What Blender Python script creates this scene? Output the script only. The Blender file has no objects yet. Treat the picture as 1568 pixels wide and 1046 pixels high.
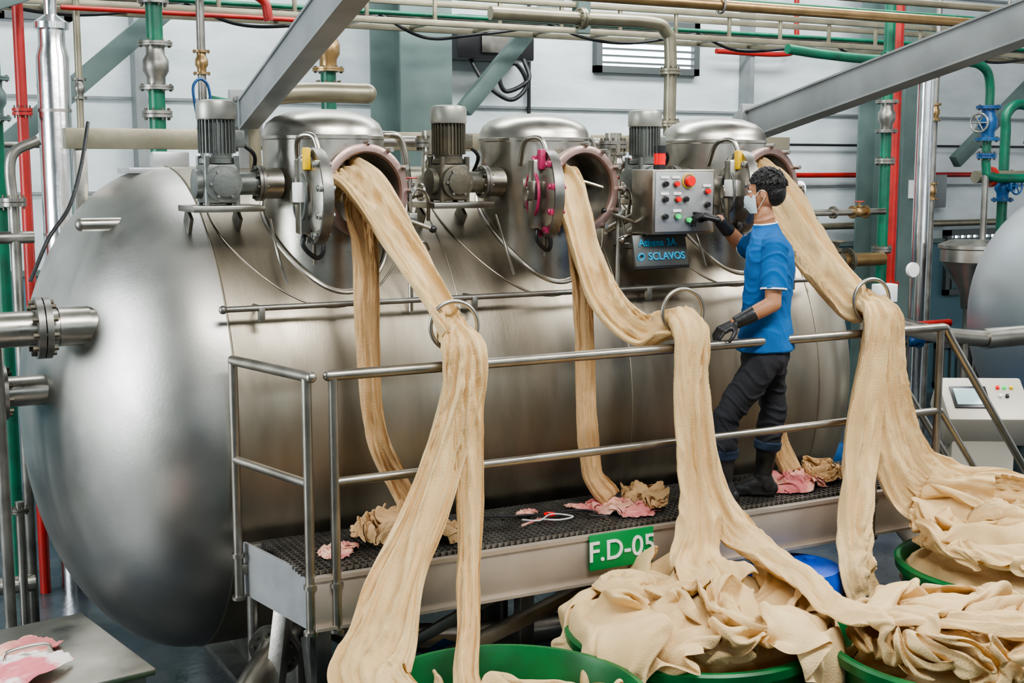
import bpy, bmesh, math, random
import numpy as np
from mathutils import Vector, Matrix, noise, Quaternion
V = Vector
random.seed(7)
sc = bpy.context.scene
COL = sc.collection

# ------------------------------------------------------------------ materials
def M(name, col, metal=0.0, rough=0.5, col2=None, scale=5.0, bump=0.0, bscale=40.0,
      stretch=(1,1,1), rvar=0.0, emis=0.0, coat=0.0, sheen=0.0, detail=5.0, ramp=(0.35,0.65), trans=0.0, bdist=.01):
    m = bpy.data.materials.new(name); m.use_nodes = True
    nt = m.node_tree; N = nt.nodes; L = nt.links
    b = N["Principled BSDF"]
    b.inputs["Base Color"].default_value = (*col,1)
    b.inputs["Metallic"].default_value = metal
    b.inputs["Roughness"].default_value = rough
    b.inputs["Coat Weight"].default_value = coat
    b.inputs["Sheen Weight"].default_value = sheen
    if emis>0:
        b.inputs["Emission Color"].default_value = (*col,1)
        b.inputs["Emission Strength"].default_value = emis
    if col2 or bump or rvar:
        tc = N.new("ShaderNodeTexCoord"); mp = N.new("ShaderNodeMapping")
        mp.inputs["Scale"].default_value = stretch
        L.new(tc.outputs["Object"], mp.inputs["Vector"])
    if col2:
        n = N.new("ShaderNodeTexNoise"); n.inputs["Scale"].default_value = scale; n.inputs["Detail"].default_value = detail
        L.new(mp.outputs[0], n.inputs["Vector"])
        r = N.new("ShaderNodeValToRGB")
        r.color_ramp.elements[0].position = ramp[0]; r.color_ramp.elements[0].color = (*col,1)
        r.color_ramp.elements[1].position = ramp[1]; r.color_ramp.elements[1].color = (*col2,1)
        L.new(n.outputs["Fac"], r.inputs["Fac"]); L.new(r.outputs["Color"], b.inputs["Base Color"])
    if rvar:
        n2 = N.new("ShaderNodeTexNoise"); n2.inputs["Scale"].default_value = scale*1.7; n2.inputs["Detail"].default_value = 6
        L.new(mp.outputs[0], n2.inputs["Vector"])
        mr = N.new("ShaderNodeMapRange"); mr.inputs["From Min"].default_value=.3; mr.inputs["From Max"].default_value=.7
        mr.inputs["To Min"].default_value = max(0.02,rough-rvar); mr.inputs["To Max"].default_value = rough+rvar
        L.new(n2.outputs["Fac"], mr.inputs["Value"]); L.new(mr.outputs[0], b.inputs["Roughness"])
    if bump:
        n3 = N.new("ShaderNodeTexNoise"); n3.inputs["Scale"].default_value = bscale; n3.inputs["Detail"].default_value = 4
        L.new(mp.outputs[0], n3.inputs["Vector"])
        bp = N.new("ShaderNodeBump"); bp.inputs["Strength"].default_value = bump; bp.inputs["Distance"].default_value = bdist
        L.new(n3.outputs["Fac"], bp.inputs["Height"]); L.new(bp.outputs[0], b.inputs["Normal"])
    if trans>0:
        out = N["Material Output"]
        t = N.new("ShaderNodeBsdfTranslucent"); t.inputs["Color"].default_value = (col[0],col[1]*.85,col[2]*.5,1)
        mx = N.new("ShaderNodeMixShader"); mx.inputs[0].default_value = trans
        L.new(b.outputs[0], mx.inputs[1]); L.new(t.outputs[0], mx.inputs[2]); L.new(mx.outputs[0], out.inputs["Surface"])
    return m

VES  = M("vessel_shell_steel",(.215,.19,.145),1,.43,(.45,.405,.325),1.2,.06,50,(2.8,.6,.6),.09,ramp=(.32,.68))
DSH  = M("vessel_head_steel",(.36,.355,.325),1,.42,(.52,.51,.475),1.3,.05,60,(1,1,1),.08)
STL  = M("brushed_steel",(.50,.475,.425),1,.34,(.36,.34,.295),4,.04,80,(1,1,1),.08)
STLD = M("dull_steel",(.33,.32,.29),.9,.42,(.20,.19,.17),6,.08,60,(1,1,1),.08)
RAILM= M("rail_steel",(.42,.395,.345),1,.38,(.31,.29,.25),6,.03,60,(1,1,1),.06)
BEAMM= M("platform_beam_steel",(.53,.46,.39),.5,.42,(.39,.34,.285),3,.06,40,(1,1,1),.06)
PLATE= M("galvanised_plate",(.52,.53,.53),.6,.42,(.40,.41,.41),5,.05,50)
ALU  = M("polished_cladding",(.80,.80,.80),1,.22,(.65,.65,.66),5,.15,12)
MOT  = M("motor_grey",(.20,.215,.20),.5,.42,(.12,.13,.12),9,.15,60)
MOTD = M("motor_dark",(.08,.08,.065),.5,.5,(.15,.13,.09),9,.2,60)
COWL = M("motor_cowl",(.38,.38,.34),.6,.4,(.26,.26,.23),7,.05,50)
DARK = M("dark_interior",(.02,.02,.02),.3,.5)
BLKR = M("black_rubber",(.012,.012,.013),0,.42,(.025,.025,.027),10,.25,40)
BLKP = M("black_plastic",(.02,.02,.022),0,.35)
PINK = M("pink_paint",(.55,.04,.14),.1,.4,(.30,.03,.08),14,.1,60)
GSK  = M("rim_pinkish_steel",(.38,.26,.23),.7,.36,(.29,.205,.18),12,.1,60)
CLO  = M("cream_cloth",(.87,.65,.355),0,.95,(.75,.53,.27),4,.6,140,(1,1,1),0,trans=.09)  # coarse darker second tone puts extra shading into the cloth colour
CLO2 = M("tan_cloth",(.68,.45,.235),0,.95,(.55,.355,.17),5,.6,140,(1,1,1),0,trans=.08)  # darker copy of the cream cloth: back strands' shade put into the colour
PNKC = M("pink_rag",(.62,.20,.20),0,.9,(.78,.46,.34),6,.3,120,ramp=(.42,.58))
WHC  = M("white_rag",(.85,.80,.76),0,.9,(.75,.22,.25),5,.3,120,ramp=(.48,.55))
GRN  = M("green_bin_plastic",(.010,.17,.045),0,.38,(.007,.10,.028),5,.05,30)
GRNP = M("green_pipe_paint",(.01,.15,.08),.1,.4,(.012,.09,.055),6,.08,30)
REDP = M("red_pipe_paint",(.42,.022,.018),.1,.4,(.28,.022,.018),6,.08,30)
BLUP = M("blue_pump_paint",(.02,.11,.28),.2,.4,(.012,.06,.17),7,.1,30)
BLUD = M("blue_drum_plastic",(.01,.08,.50),0,.35)
GGRN = M("grey_green_paint",(.14,.195,.18),.1,.5,(.10,.145,.135),3,.06,30)
GRY  = M("grey_beam_paint",(.28,.30,.30),.2,.5,(.21,.225,.225),3,.1,20)
OLIV = M("olive_pipe",(.31,.285,.205),.6,.4,(.22,.20,.145),4,.1,30)
BRZ  = M("bronze_pipe",(.40,.27,.13),.8,.35,(.29,.19,.09),4,.1,30)
WALLM= M("white_wall_paint",(.73,.79,.80),0,.7,(.50,.56,.57),1.3,.35,6,(1,1,3),ramp=(.3,.75))
DADO = M("teal_wall_paint",(.11,.22,.26),0,.6,(.08,.16,.2),2,.1,10)
BRWW = M("front_wall_paint",(.20,.19,.17),0,.8,(.13,.12,.11),1.5)
FLRM = M("wet_concrete",(.08,.09,.095),0,.26,(.028,.034,.04),1.6,.25,14,(1,1,1),.14)
CEIL = M("ceiling_sheet",(.26,.27,.265),0,.7,(.20,.21,.205),2)
SGNG = M("sign_green",(.01,.26,.07),0,.35)
WHT  = M("white_paint",(.9,.9,.88),0,.4)
CYAN = M("lettering_blue",(.03,.36,.62),0,.4)
PLT  = M("name_plate_grey",(.13,.14,.135),.5,.4)
GLAS = M("window_glow",(.80,.92,1.0),0,.4,emis=5)
BLKG = M("window_frame",(.10,.11,.11),.3,.5)
RED  = M("red_lens",(.75,.01,.01),0,.25,emis=.25)
GRNL = M("green_lens",(.02,.6,.15),0,.25,emis=.5)
YEL  = M("yellow_plastic",(.85,.55,.02),0,.35)
BEIG = M("console_beige",(.46,.43,.36),.1,.45)
SKIN = M("skin",(.40,.19,.10),0,.5,(.46,.23,.13),9,.1,90)
SHRT = M("blue_polo",(.005,.13,.40),0,.8,(.004,.095,.30),5,.3,260)
TROU = M("dark_denim",(.010,.011,.015),0,.85,(.020,.022,.028),7,.4,180)
CUFF = M("denim_cuff",(.02,.04,.075),0,.85)
HAIR = M("black_hair",(.008,.007,.007),0,.45,bump=.9,bscale=160,stretch=(1,1,.35))
MASK = M("surgical_mask",(.55,.68,.72),0,.8)
EYEW = M("eye_white",(.8,.8,.78),0,.2)

# ------------------------------------------------------------------ builder
def frame(axis):
    a = V(axis).normalized()
    t = V((0,0,1)) if abs(a.z)<.9 else V((1,0,0))
    u = a.cross(t).normalized(); w = a.cross(u).normalized()
    return a,u,w
def catmull(pts, n):
    P = [V(p) for p in pts]
    P = [P[0]*2-P[1]] + P + [P[-1]*2-P[-2]]
    out=[]; segs=len(P)-3
    for i in range(n+1):
        s = i/n*segs; k=min(int(s),segs-1); t=s-k
        a,b,c,d = P[k:k+4]
        out.append(0.5*((2*b)+(c-a)*t+(2*a-5*b+4*c-d)*t*t+(3*b-a-3*c+d)*t*t*t))
    return out
def lerp_list(vals,s):
    x=s*(len(vals)-1); k=min(int(x),len(vals)-2); t=x-k
    return vals[k]*(1-t)+vals[k+1]*t
def nz(x,y,z): return noise.noise(V((x,y,z)))

class Bd:
    def __init__(s): s.v=[]; s.f=[]; s.m=[]; s.mats=[]
    def mi(s,mat):
        if mat not in s.mats: s.mats.append(mat)
        return s.mats.index(mat)
    def add(s,vs,fs,mat):
        o=len(s.v); s.v += [tuple(v) for v in vs]; k=s.mi(mat)
        for f in fs: s.f.append(tuple(i+o for i in f)); s.m.append(k)
    def lathe(s,prof,origin,axis,mat,seg=32,caps=True):
        a,u,w = frame(axis); o=V(origin); vs=[]; rings=[]
        for r,h in prof:
            if r<1e-6: rings.append([len(vs)]); vs.append(o+a*h)
            else:
                rings.append(list(range(len(vs),len(vs)+seg)))
                for i in range(seg):
                    t=2*math.pi*i/seg
                    vs.append(o+a*h+u*(r*math.cos(t))+w*(r*math.sin(t)))
        fs=[]
        for A,Bq in zip(rings,rings[1:]):
            if len(A)==1 and len(Bq)==1: continue
            for i in range(seg):
                j=(i+1)%seg
                if len(A)==1: fs.append((A[0],Bq[j],Bq[i]))
                elif len(Bq)==1: fs.append((A[i],A[j],Bq[0]))
                else: fs.append((A[i],A[j],Bq[j],Bq[i]))
        if caps:
            if len(rings[0])>1: fs.append(tuple(reversed(rings[0])))
            if len(rings[-1])>1: fs.append(tuple(rings[-1]))
        s.add(vs,fs,mat)
    def cyl(s,p0,p1,r,mat,r2=None,seg=20):
        p0=V(p0);p1=V(p1); d=p1-p0
        s.lathe([(r,0),(r if r2 is None else r2,d.length)],p0,d,mat,seg)
    def cap(s,p0,p1,r0,r1,mat,seg=18):
        p0=V(p0);p1=V(p1); d=p1-p0; L=max(d.length,1e-5)
        if d.length<1e-5: d=V((0,0,1))
        pr=[(0,-r0)]+[(r0*math.sin(t),-r0*math.cos(t)) for t in (.4,.8,1.2,1.57)]
        pr+=[(r1*math.cos(t),L+r1*math.sin(t)) for t in (0,.4,.8,1.2)]+[(0,L+r1)]
        s.lathe(pr,p0,d,mat,seg)
    def ell(s,c,rx,ry,rz,mat,rot=None,seg=20,rings=12):
        vs=[];fs=[];c=V(c); R=rot if rot else Matrix.Identity(3)
        for i in range(rings+1):
            p=math.pi*i/rings
            for j in range(seg):
                t=2*math.pi*j/seg
                vs.append(c+R@V((rx*math.sin(p)*math.cos(t),ry*math.sin(p)*math.sin(t),rz*math.cos(p))))
        for i in range(rings):
            for j in range(seg):
                k=(j+1)%seg
                fs.append((i*seg+j,(i+1)*seg+j,(i+1)*seg+k,i*seg+k))
        s.add(vs,fs,mat)
    def tube(s,pts,r,mat,seg=12,n=None,closed=False,smooth=True):
        if smooth and not closed: P=catmull(pts,n or len(pts)*8)
        else: P=[V(p) for p in pts]
        vs=[];fs=[];N=len(P); prev=None
        for i,p in enumerate(P):
            if closed: t=(P[(i+1)%N]-P[i-1])
            else: t=(P[min(i+1,N-1)]-P[max(i-1,0)])
            t.normalize()
            if prev is None: _,u,_=frame(t)
            else: u=(prev-t*prev.dot(t)).normalized()
            prev=u; w=t.cross(u)
            for j in range(seg):
                q=2*math.pi*j/seg; vs.append(p+u*r*math.cos(q)+w*r*math.sin(q))
        for i in range(N if closed else N-1):
            k=(i+1)%N
            for j in range(seg):
                l=(j+1)%seg; fs.append((i*seg+j,i*seg+l,k*seg+l,k*seg+j))
        if not closed:
            fs.append(tuple(reversed(range(seg)))); fs.append(tuple(range((N-1)*seg,N*seg)))
        s.add(vs,fs,mat)
    def ring(s,c,nrm,R,r,mat,n=48,seg=10):
        a,u,w=frame(nrm); c=V(c)
        s.tube([c+u*R*math.cos(2*math.pi*i/n)+w*R*math.sin(2*math.pi*i/n) for i in range(n)],r,mat,seg,closed=True)
    def box(s,c,size,mat,rot=None,bev=0.0):
        bm=bmesh.new(); bmesh.ops.create_cube(bm,size=1.0)
        for v in bm.verts: v.co=V((v.co.x*size[0],v.co.y*size[1],v.co.z*size[2]))
        if bev>0: bmesh.ops.bevel(bm,geom=bm.edges[:],offset=bev,segments=2,affect='EDGES',profile=.5)
        R=rot if rot else Matrix.Identity(3); c=V(c)
        bm.verts.index_update()
        s.add([c+R@v.co for v in bm.verts],[[v.index for v in f.verts] for f in bm.faces],mat); bm.free()
    def beam(s,p0,p1,w,h,mat,bev=.004):
        p0=V(p0);p1=V(p1);d=(p1-p0);L=d.length;d.normalize()
        side=d.cross(V((0,0,1)))
        if side.length<1e-3: side=V((1,0,0))
        side.normalize(); up=side.cross(d)
        R=Matrix((d,side,up)).transposed()
        s.box((p0+p1)/2,(L,w,h),mat,R,bev)
    def ibeam(s,p0,p1,w,h,mat,t=.012):
        p0=V(p0);p1=V(p1);d=(p1-p0).normalized(); side=d.cross(V((0,0,1)))
        if side.length<1e-3: side=V((1,0,0))
        side.normalize(); up=side.cross(d)
        s.beam(p0+up*(h/2),p1+up*(h/2),w,t,mat,0); s.beam(p0-up*(h/2),p1-up*(h/2),w,t,mat,0)
        s.beam(p0,p1,t,h,mat,0)
    def flange(s,c,axis,r,mat,t=.02,bolts=8):
        a,u,w=frame(axis); c=V(c)
        s.cyl(c-a*t*1.15,c-a*t*.1,r,mat,seg=28); s.cyl(c+a*t*.1,c+a*t*1.15,r,mat,seg=28)
        s.cyl(c-a*t*.1,c+a*t*.1,r*.8,DARK,seg=20)
        for i in range(bolts):
            q=2*math.pi*(i+.3)/bolts; p=c+(u*math.cos(q)+w*math.sin(q))*r*.82
            s.cyl(p-a*t*2,p+a*t*2,r*.09,MOTD,seg=6)
    def valve(s,c,axis,r,mat,wheel=None,wm=None):
        a,u,w=frame(axis); c=V(c)
        s.lathe([(r*.9,-r*1.9),(r*.9,-r*1.1),(r*1.25,-r*.5),(r*1.25,r*.5),(r*.9,r*1.1),(r*.9,r*1.9)],c,axis,mat,20)
        s.flange(c-a*r*2.1,axis,r*1.65,mat,r*.18,6); s.flange(c+a*r*2.1,axis,r*1.65,mat,r*.18,6)
        if wheel is not None:
            d=V(wheel).normalized(); s.cyl(c,c+d*r*2.6,r*.35,mat,seg=12); s.cyl(c+d*r*1.2,c+d*r*1.7,r*.8,mat,seg=14)
            s.ring(c+d*r*2.6,d,r*1.2,r*.14,wm or mat,24,8)
            _,uu,ww=frame(d)
            for q in (0,1.05,2.1):
                e=uu*math.cos(q)+ww*math.sin(q); s.cyl(c+d*r*2.6-e*r*1.2,c+d*r*2.6+e*r*1.2,r*.09,wm or mat,seg=6)
    def cloth(s,pts,hw,th,mat,wdir=None,folds=3.0,amp=.018,seed=0,n=None,nc=90,wr=.004,crump=0.0,edge=.13):
        L=sum((V(pts[i+1])-V(pts[i])).length for i in range(len(pts)-1))
        n=n or max(24,int(L*100)); P=catmull(pts,n); vs=[];fs=[]
        rng=random.Random(seed); so=rng.random()*50
        for i,p in enumerate(P):
            sp=i/n; T=(P[min(i+1,n)]-P[max(i-1,0)]).normalized()
            if wdir is None: wd=T.cross(V((0,0,1)))
            elif isinstance(wdir,list):
                x=sp*(len(wdir)-1);k=min(int(x),len(wdir)-2);wd=V(wdir[k]).lerp(V(wdir[k+1]),x-k)
            else: wd=V(wdir)
            if wd.length<1e-4: wd=V((1,0,0))
            W=(wd-T*wd.dot(T)).normalized(); Nn=T.cross(W)
            w=lerp_list(hw,sp) if isinstance(hw,list) else hw
            t_=lerp_list(th,sp) if isinstance(th,list) else th
            am=(lerp_list(amp,sp) if isinstance(amp,list) else amp)*1.35
            l=sp*L
            eL=1+edge*nz(so,l*3.1,0)*1.6; eR=1+edge*nz(so+9,l*3.1,0)*1.6
            for j in range(nc):
                q=2*math.pi*j/nc; u=math.cos(q); u=math.copysign(abs(u)**.85,u)
                uu=u*(eR if u>0 else eL)
                wp=nz(so+u*1.1,l*1.3,3.3)*.7
                low=nz(so+(u+wp)*folds*.45,l*.6,11.0)*1.9
                a=nz(so+4+(u+wp)*folds*.75,l*.9,5.0); rid=max(0,1-abs(a)*4.6)**1.3
                b_=nz(so+14+(u+wp)*folds*1.7,l*1.6,8.0); rid2=max(0,1-abs(b_)*5.0)
                c_=nz(so+24+(u+wp)*folds*3.2,l*3.2,2.0); rid3=max(0,1-abs(c_)*5.0)
                off=am*(low+1.0*rid+.42*rid2+.16*rid3)
                off+=wr*nz(so+u*5,l*13,7)*1.6
                if crump:
                    c1=nz(so+u*2.2,l*7,2.0); off+=crump*(1-min(1,abs(c1)*3.5))
                sj=math.sin(q)
                vs.append(p+W*(w*uu)+Nn*(t_*math.copysign(abs(sj)**.7,sj)+off))
        for i in range(n):
            for j in range(nc):
                k=(j+1)%nc; fs.append((i*nc+j,i*nc+k,(i+1)*nc+k,(i+1)*nc+j))
        fs.append(tuple(reversed(range(nc)))); fs.append(tuple(range(n*nc,(n+1)*nc)))
        s.add(vs,fs,mat)
    def wad(s,c,rx,ry,rz,mat,seed,seg=84,rings=46,am=.05):
        rng=random.Random(seed); so=V((rng.random()*40,rng.random()*40,rng.random()*40))
        R=Matrix.Rotation(rng.random()*6.28,3,'Z'); c=V(c); vs=[];fs=[]
        for i in range(rings+1):
            p=math.pi*i/rings
            for j in range(seg):
                t=2*math.pi*j/seg; n=V((math.sin(p)*math.cos(t),math.sin(p)*math.sin(t),math.cos(p)))
                w=noise.noise_vector(n*1.1+so)*.5; m=n+w
                a=noise.noise(V((m.x*.9,m.y*2.4,m.z*2.4))+so); d_=noise.noise(n*1.2+so*.5)
                off=am*((1-min(1,abs(a)*3.2))*1.0+d_*1.3-.35)
                vs.append(c+R@(V((n.x*rx,n.y*ry,n.z*rz))+n*off))
        for i in range(rings):
            for j in range(seg):
                k=(j+1)%seg; fs.append((i*seg+j,(i+1)*seg+j,(i+1)*seg+k,i*seg+k))
        s.add(vs,fs,mat)
    def mesh(s,name):
        me=bpy.data.meshes.new(name); me.from_pydata(s.v,[],s.f)
        for m in s.mats: me.materials.append(m)
        me.polygons.foreach_set("material_index",s.m)
        me.polygons.foreach_set("use_smooth",[True]*len(s.f))
        me.update()
        return me
    def finish(s,name,parent=None,ang=38,fixn=True):
        me=s.mesh(name)
        if fixn:
            bm=bmesh.new(); bm.from_mesh(me); bmesh.ops.recalc_face_normals(bm,faces=bm.faces); bm.to_mesh(me); bm.free()
            me.set_sharp_from_angle(angle=math.radians(ang))
        o=bpy.data.objects.new(name,me); COL.objects.link(o)
        if parent: o.parent=parent
        return o
def text(body,loc,size,mat,parent,name,rot=(math.pi/2,0,0),ext=.002):
    c=bpy.data.curves.new(name,'FONT'); c.body=body; c.size=size; c.extrude=ext; c.align_x='CENTER'; c.align_y='CENTER'; c.offset=.001
    c.materials.append(mat); o=bpy.data.objects.new(name,c); COL.objects.link(o)
    o.location=loc; o.rotation_euler=rot; o.parent=parent; return o

# ------------------------------------------------------------------ crumpled cloth heaps: simulated once, frozen to plain mesh
def simheap(R,zc,ze,nx,ny,Lx,Ly,A,lam,seed,frames,rim=.84,pull=.35,bend=.02,lean=1.2,wild=.12,drop=.22,contain=False):
    vs=[];fs=[];seg=36
    prof=[(0.001,zc),(R*.5,zc-(zc-ze)*.3),(R*.88,ze)]
    prof+= [(R*.95,1.0),(R*.97,1.5),(R*1.3,1.52)] if contain else [(R*.97,rim),(R*1.05,rim+.02),(R*1.09,.78),(R*1.1,.3)]
    for r,z in prof:
        for j in range(seg):
            a=2*math.pi*j/seg; b=.03*noise.noise(V((r*math.cos(a)*5,r*math.sin(a)*5,seed))) if r<R*.9 else 0
            vs.append((r*math.cos(a),r*math.sin(a),z+b))
    for i in range(len(prof)-1):
        for j in range(seg):
            k=(j+1)%seg; fs.append((i*seg+j,(i+1)*seg+j,(i+1)*seg+k,i*seg+k))
    me=bpy.data.meshes.new("bowl"); me.from_pydata(vs,[],fs); bo=bpy.data.objects.new("bowl",me); COL.objects.link(bo)
    bo.modifiers.new("c",'COLLISION'); bo.collision.thickness_outer=.01; bo.collision.thickness_inner=.1; bo.collision.cloth_friction=60; bo.collision.use_culling=True
    def walk(n,L,A,lam,ph):
        out=[];x=0;ds=L/n
        for i in range(n+1):
            out.append((x,A*math.sin(2*math.pi*x/lam+ph)))
            d=A*2*math.pi/lam*math.cos(2*math.pi*x/lam+ph); x+=ds/math.sqrt(1+d*d)
        m=out[-1][0]/2
        return [(a-m,b) for a,b in out]
    wx=walk(nx,Lx,A,lam,0); wy=walk(ny,Ly,A*.55,lam*1.9,1)
    mx=max(abs(wx[0][0]),abs(wx[-1][0])); my=max(abs(wy[0][0]),abs(wy[-1][0]))
    vs=[];fs=[]
    for i in range(nx+1):
        for j in range(ny+1):
            x,za=wx[i]; y,zb=wy[j]
            if contain:
                X_,Y_=x/mx,y/my; x=x*math.sqrt(1-Y_*Y_/2); y=y*math.sqrt(1-X_*X_/2)
            n=noise.noise_vector(V((x*3+seed,y*3,1)))*wild
            ln=lean*noise.noise(V((x*2+seed,y*2.5,5)))*2
            ln2=lean*noise.noise(V((x*2+seed,y*2.5,15)))*2
            px=x+n.x+za*ln+zb*.6; py=y+n.y+za*ln2
            if contain:
                rr=math.hypot(px,py)
                if rr>R*.90: px*=R*.90/rr; py*=R*.90/rr
            vs.append((px,py,max(zc,ze)+drop+za+zb+n.z*.5-pull*(x*x+y*y)))
    for i in range(nx):
        for j in range(ny):
            a=i*(ny+1)+j; fs.append((a,a+1,a+ny+2,a+ny+1))
    me=bpy.data.meshes.new("sheet"); me.from_pydata(vs,[],fs); o=bpy.data.objects.new("sheet",me); COL.objects.link(o)
    c=o.modifiers.new("cl",'CLOTH'); s=c.settings; s.quality=5; s.mass=.3; s.tension_stiffness=8; s.compression_stiffness=3; s.shear_stiffness=2; s.bending_stiffness=bend; s.air_damping=1.0; s.bending_damping=.2
    cs=c.collision_settings; cs.collision_quality=2; cs.use_self_collision=True; cs.self_distance_min=.011; cs.distance_min=.010; cs.self_friction=20
    c.point_cache.frame_start=1; c.point_cache.frame_end=frames
    for f in range(1,frames+1): sc.frame_set(f)
    dg=bpy.context.evaluated_depsgraph_get()
    m2=bpy.data.meshes.new_from_object(o.evaluated_get(dg))
    bpy.data.objects.remove(o)
    o2=bpy.data.objects.new("t",m2); COL.objects.link(o2)
    sd_=o2.modifiers.new("s",'SUBSURF'); sd_.levels=2
    dg=bpy.context.evaluated_depsgraph_get(); m3=bpy.data.meshes.new_from_object(o2.evaluated_get(dg)); bpy.data.objects.remove(o2); bpy.data.objects.remove(bo)
    sc.frame_set(1)
    return [v.co.copy() for v in m3.vertices],[tuple(p.vertices) for p in m3.polygons]
def put(B,sim,loc,ang,mat,zs=1.0,xs=1.0):
    R=Matrix.Rotation(ang,3,'Z')
    B.add([R@V((v.x*xs,v.y*xs,v.z*zs))+V(loc) for v in sim[0]],sim[1],mat)
sc.gravity=(0,0,-22)
SIM_OVER=simheap(R=.56,zc=.94,ze=.80,nx=88,ny=56,Lx=3.2,Ly=1.6,A=.11,lam=.18,seed=11,frames=30,rim=.89,pull=.1,bend=.005,lean=2.0,wild=.2)
SIM_IN=simheap(R=.56,zc=.90,ze=.82,nx=80,ny=54,Lx=2.6,Ly=1.6,A=.10,lam=.20,seed=37,frames=36,pull=.0,bend=.005,lean=2.4,wild=.22,contain=True)
sc.gravity=(0,0,-9.81)

# ------------------------------------------------------------------ camera
cam=bpy.data.cameras.new("camera"); cam.lens=45.92; cam.sensor_width=36; cam.clip_end=200
co=bpy.data.objects.new("camera",cam); COL.objects.link(co)
co.location=(0,0,2.85); co.rotation_euler=(math.radians(90-7.63),0,math.radians(-28)); sc.camera=co

# ------------------------------------------------------------------ room
def slab(name,c,size,mat):
    b=Bd(); b.box(c,size,mat); return b.finish(name)
slab("floor",(6,2.5,-.05),(34,21,.1),FLRM)
slab("wall_back",(8,12.1,3.4),(30,.2,7),WALLM)
slab("wall_left",(-7,2.5,3.4),(.2,19,7),WALLM)
slab("wall_front",(6,-7.1,3.4),(26,.2,7),BRWW)
slab("ceiling",(6,2.5,7.0),(34,21,.1),CEIL)
b=Bd(); b.box((8,11.985,.95),(30,.03,1.9),DADO); b.finish("trim_1")
b=Bd(); b.box((8,11.97,1.93),(30,.06,.05),GGRN); b.finish("trim_2")
def window(name,x,z,w,h,bars,vert=False,y=11.96):
    b=Bd()
    b.box((x,y+.03,z),(w,.02,h),GLAS)
    for dx in (-1,1): b.box((x+dx*w/2,y,z),(.07,.1,h+.07),BLKG)
    for dz in (-1,1): b.box((x,y,z+dz*h/2),(w+.07,.1,.07),BLKG)
    for i in range(1,bars):
        if vert: b.box((x-w/2+w*i/bars,y,z),(.02,.05,h),BLKG)
        else: b.box((x,y-.01,z-h/2+h*i/bars),(w,.07,.02),BLKG)
    b.finish(name)
window("window_1",8.0,4.12,1.25,.5,7)
window("window_2",13.3,1.65,1.5,.75,14,True)
window("window_3",13.3,.35,1.7,.5,14,True)
window("window_4",1.75,4.35,.55,.45,9)
for i in range(4):  # unseen glowing panes behind the camera, added for reflections in the steel
    b=Bd(); x=-3+i*5.2
    b.box((x,-6.97,4.4),(3.0,.04,1.3),GLAS)
    for k in range(5): b.box((x-1.5+k*.75,-6.93,4.4),(.06,.06,1.4),BLKG)
    b.finish("window_%d"%(5+i))

for x in (4.9,10.9):
    b=Bd(); b.box((x,11.55,3.47),(.5,.03,6.94),GGRN); b.box((x,11.2,3.47),(.03,.7,6.94),GGRN); b.box((x,10.85,3.47),(.5,.03,6.94),GGRN)
    b.box((x,10.83,2.6),(.3,.02,.2),WHT) if x>10 else None
    b.finish("steel_column")
b=Bd(); b.beam((5.2,10.7,3.35),(6.6,10.7,4.9),.10,.14,GGRN); b.finish("diagonal_brace")
b=Bd(); b.beam((0.4,10.8,2.2),(4.2,10.8,5.5),.12,.16,GGRN); b.finish("diagonal_brace")
b=Bd(); b.beam((11.3,10.7,2.9),(13.5,10.7,4.6),.10,.14,GGRN); b.finish("diagonal_brace")
b=Bd(); b.box((2.6,11.9,3.3),(.1,.2,6.6),GRY); b.box((9.3,11.9,3.3),(.06,.2,6.6),GRY); b.finish("wall_studs")
b=Bd()
for z in (2.62,3.45,4.9): b.box((8,11.985,z),(30,.03,.025),GRY)
b.finish("trim_3")
b=Bd()
for dy,dz in ((0,0),(0,.22),(.5,0),(.5,.22)): b.beam((-2,10+dy,4.02+dz),(16,10+dy,4.02+dz),.05,.05,OLIV)
for i in range(30):
    b.beam((-2+i*.6,10,4.03),(-2+i*.6,10.5,4.03),.04,.03,OLIV); b.beam((-2+i*.6,10,4.02),(-2+i*.6,10,4.24),.03,.03,OLIV)
for x in (6.0,12.0,1.0): b.beam((x,10,4.0),(x,10,6.96),.12,.12,GGRN)
b.cyl((-2,10.15,4.1),(16,10.15,4.1),.02,GRNP); b.cyl((-2,10.3,4.1),(16,10.3,4.1),.035,STLD)
for i in range(9): b.tube([(1+i*1.6,10.25,4.1),(1.4+i*1.6,10.2,3.98-.03*(i%3)),(1.9+i*1.6,10.25,3.97),(2.6+i*1.6,10.25,4.08)],.014,BLKP)
b.finish("overhead_cable_tray")
b=Bd(); b.cyl((3.5,8,4.03),(15,8,4.03),.04,BRZ); b.cyl((4.5,8.25,4.2),(15,8.25,4.2),.03,OLIV); b.cyl((2.5,8.6,4.16),(15,8.6,4.16),.018,GRNP)
for x in (6,9,12): b.cyl((x,8,4.03),(x,8,6.96),.012,STLD); b.ring((x,8,4.03),(1,0,0),.055,.01,STLD)
b.finish("overhead_pipe")
b=Bd(); b.tube([(4.6,9,4.0),(5.4,9,4.0),(6.05,9,4.0),(6.2,9,3.94),(6.25,9,3.78),(6.25,9,3.0),(6.25,9,0)],.052,OLIV,16,80)
for z in (3.62,3.2): b.flange((6.25,9,z),(0,0,1),.085,OLIV)
b.flange((5.4,9,4.0),(1,0,0),.085,OLIV); b.finish("insulated_pipe")
b=Bd(); b.box((6.0,11.78,4.1),(.85,.35,.42),BLKP,bev=.02); b.box((6.05,11.59,4.1),(.45,.03,.3),STLD,bev=.01)
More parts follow.
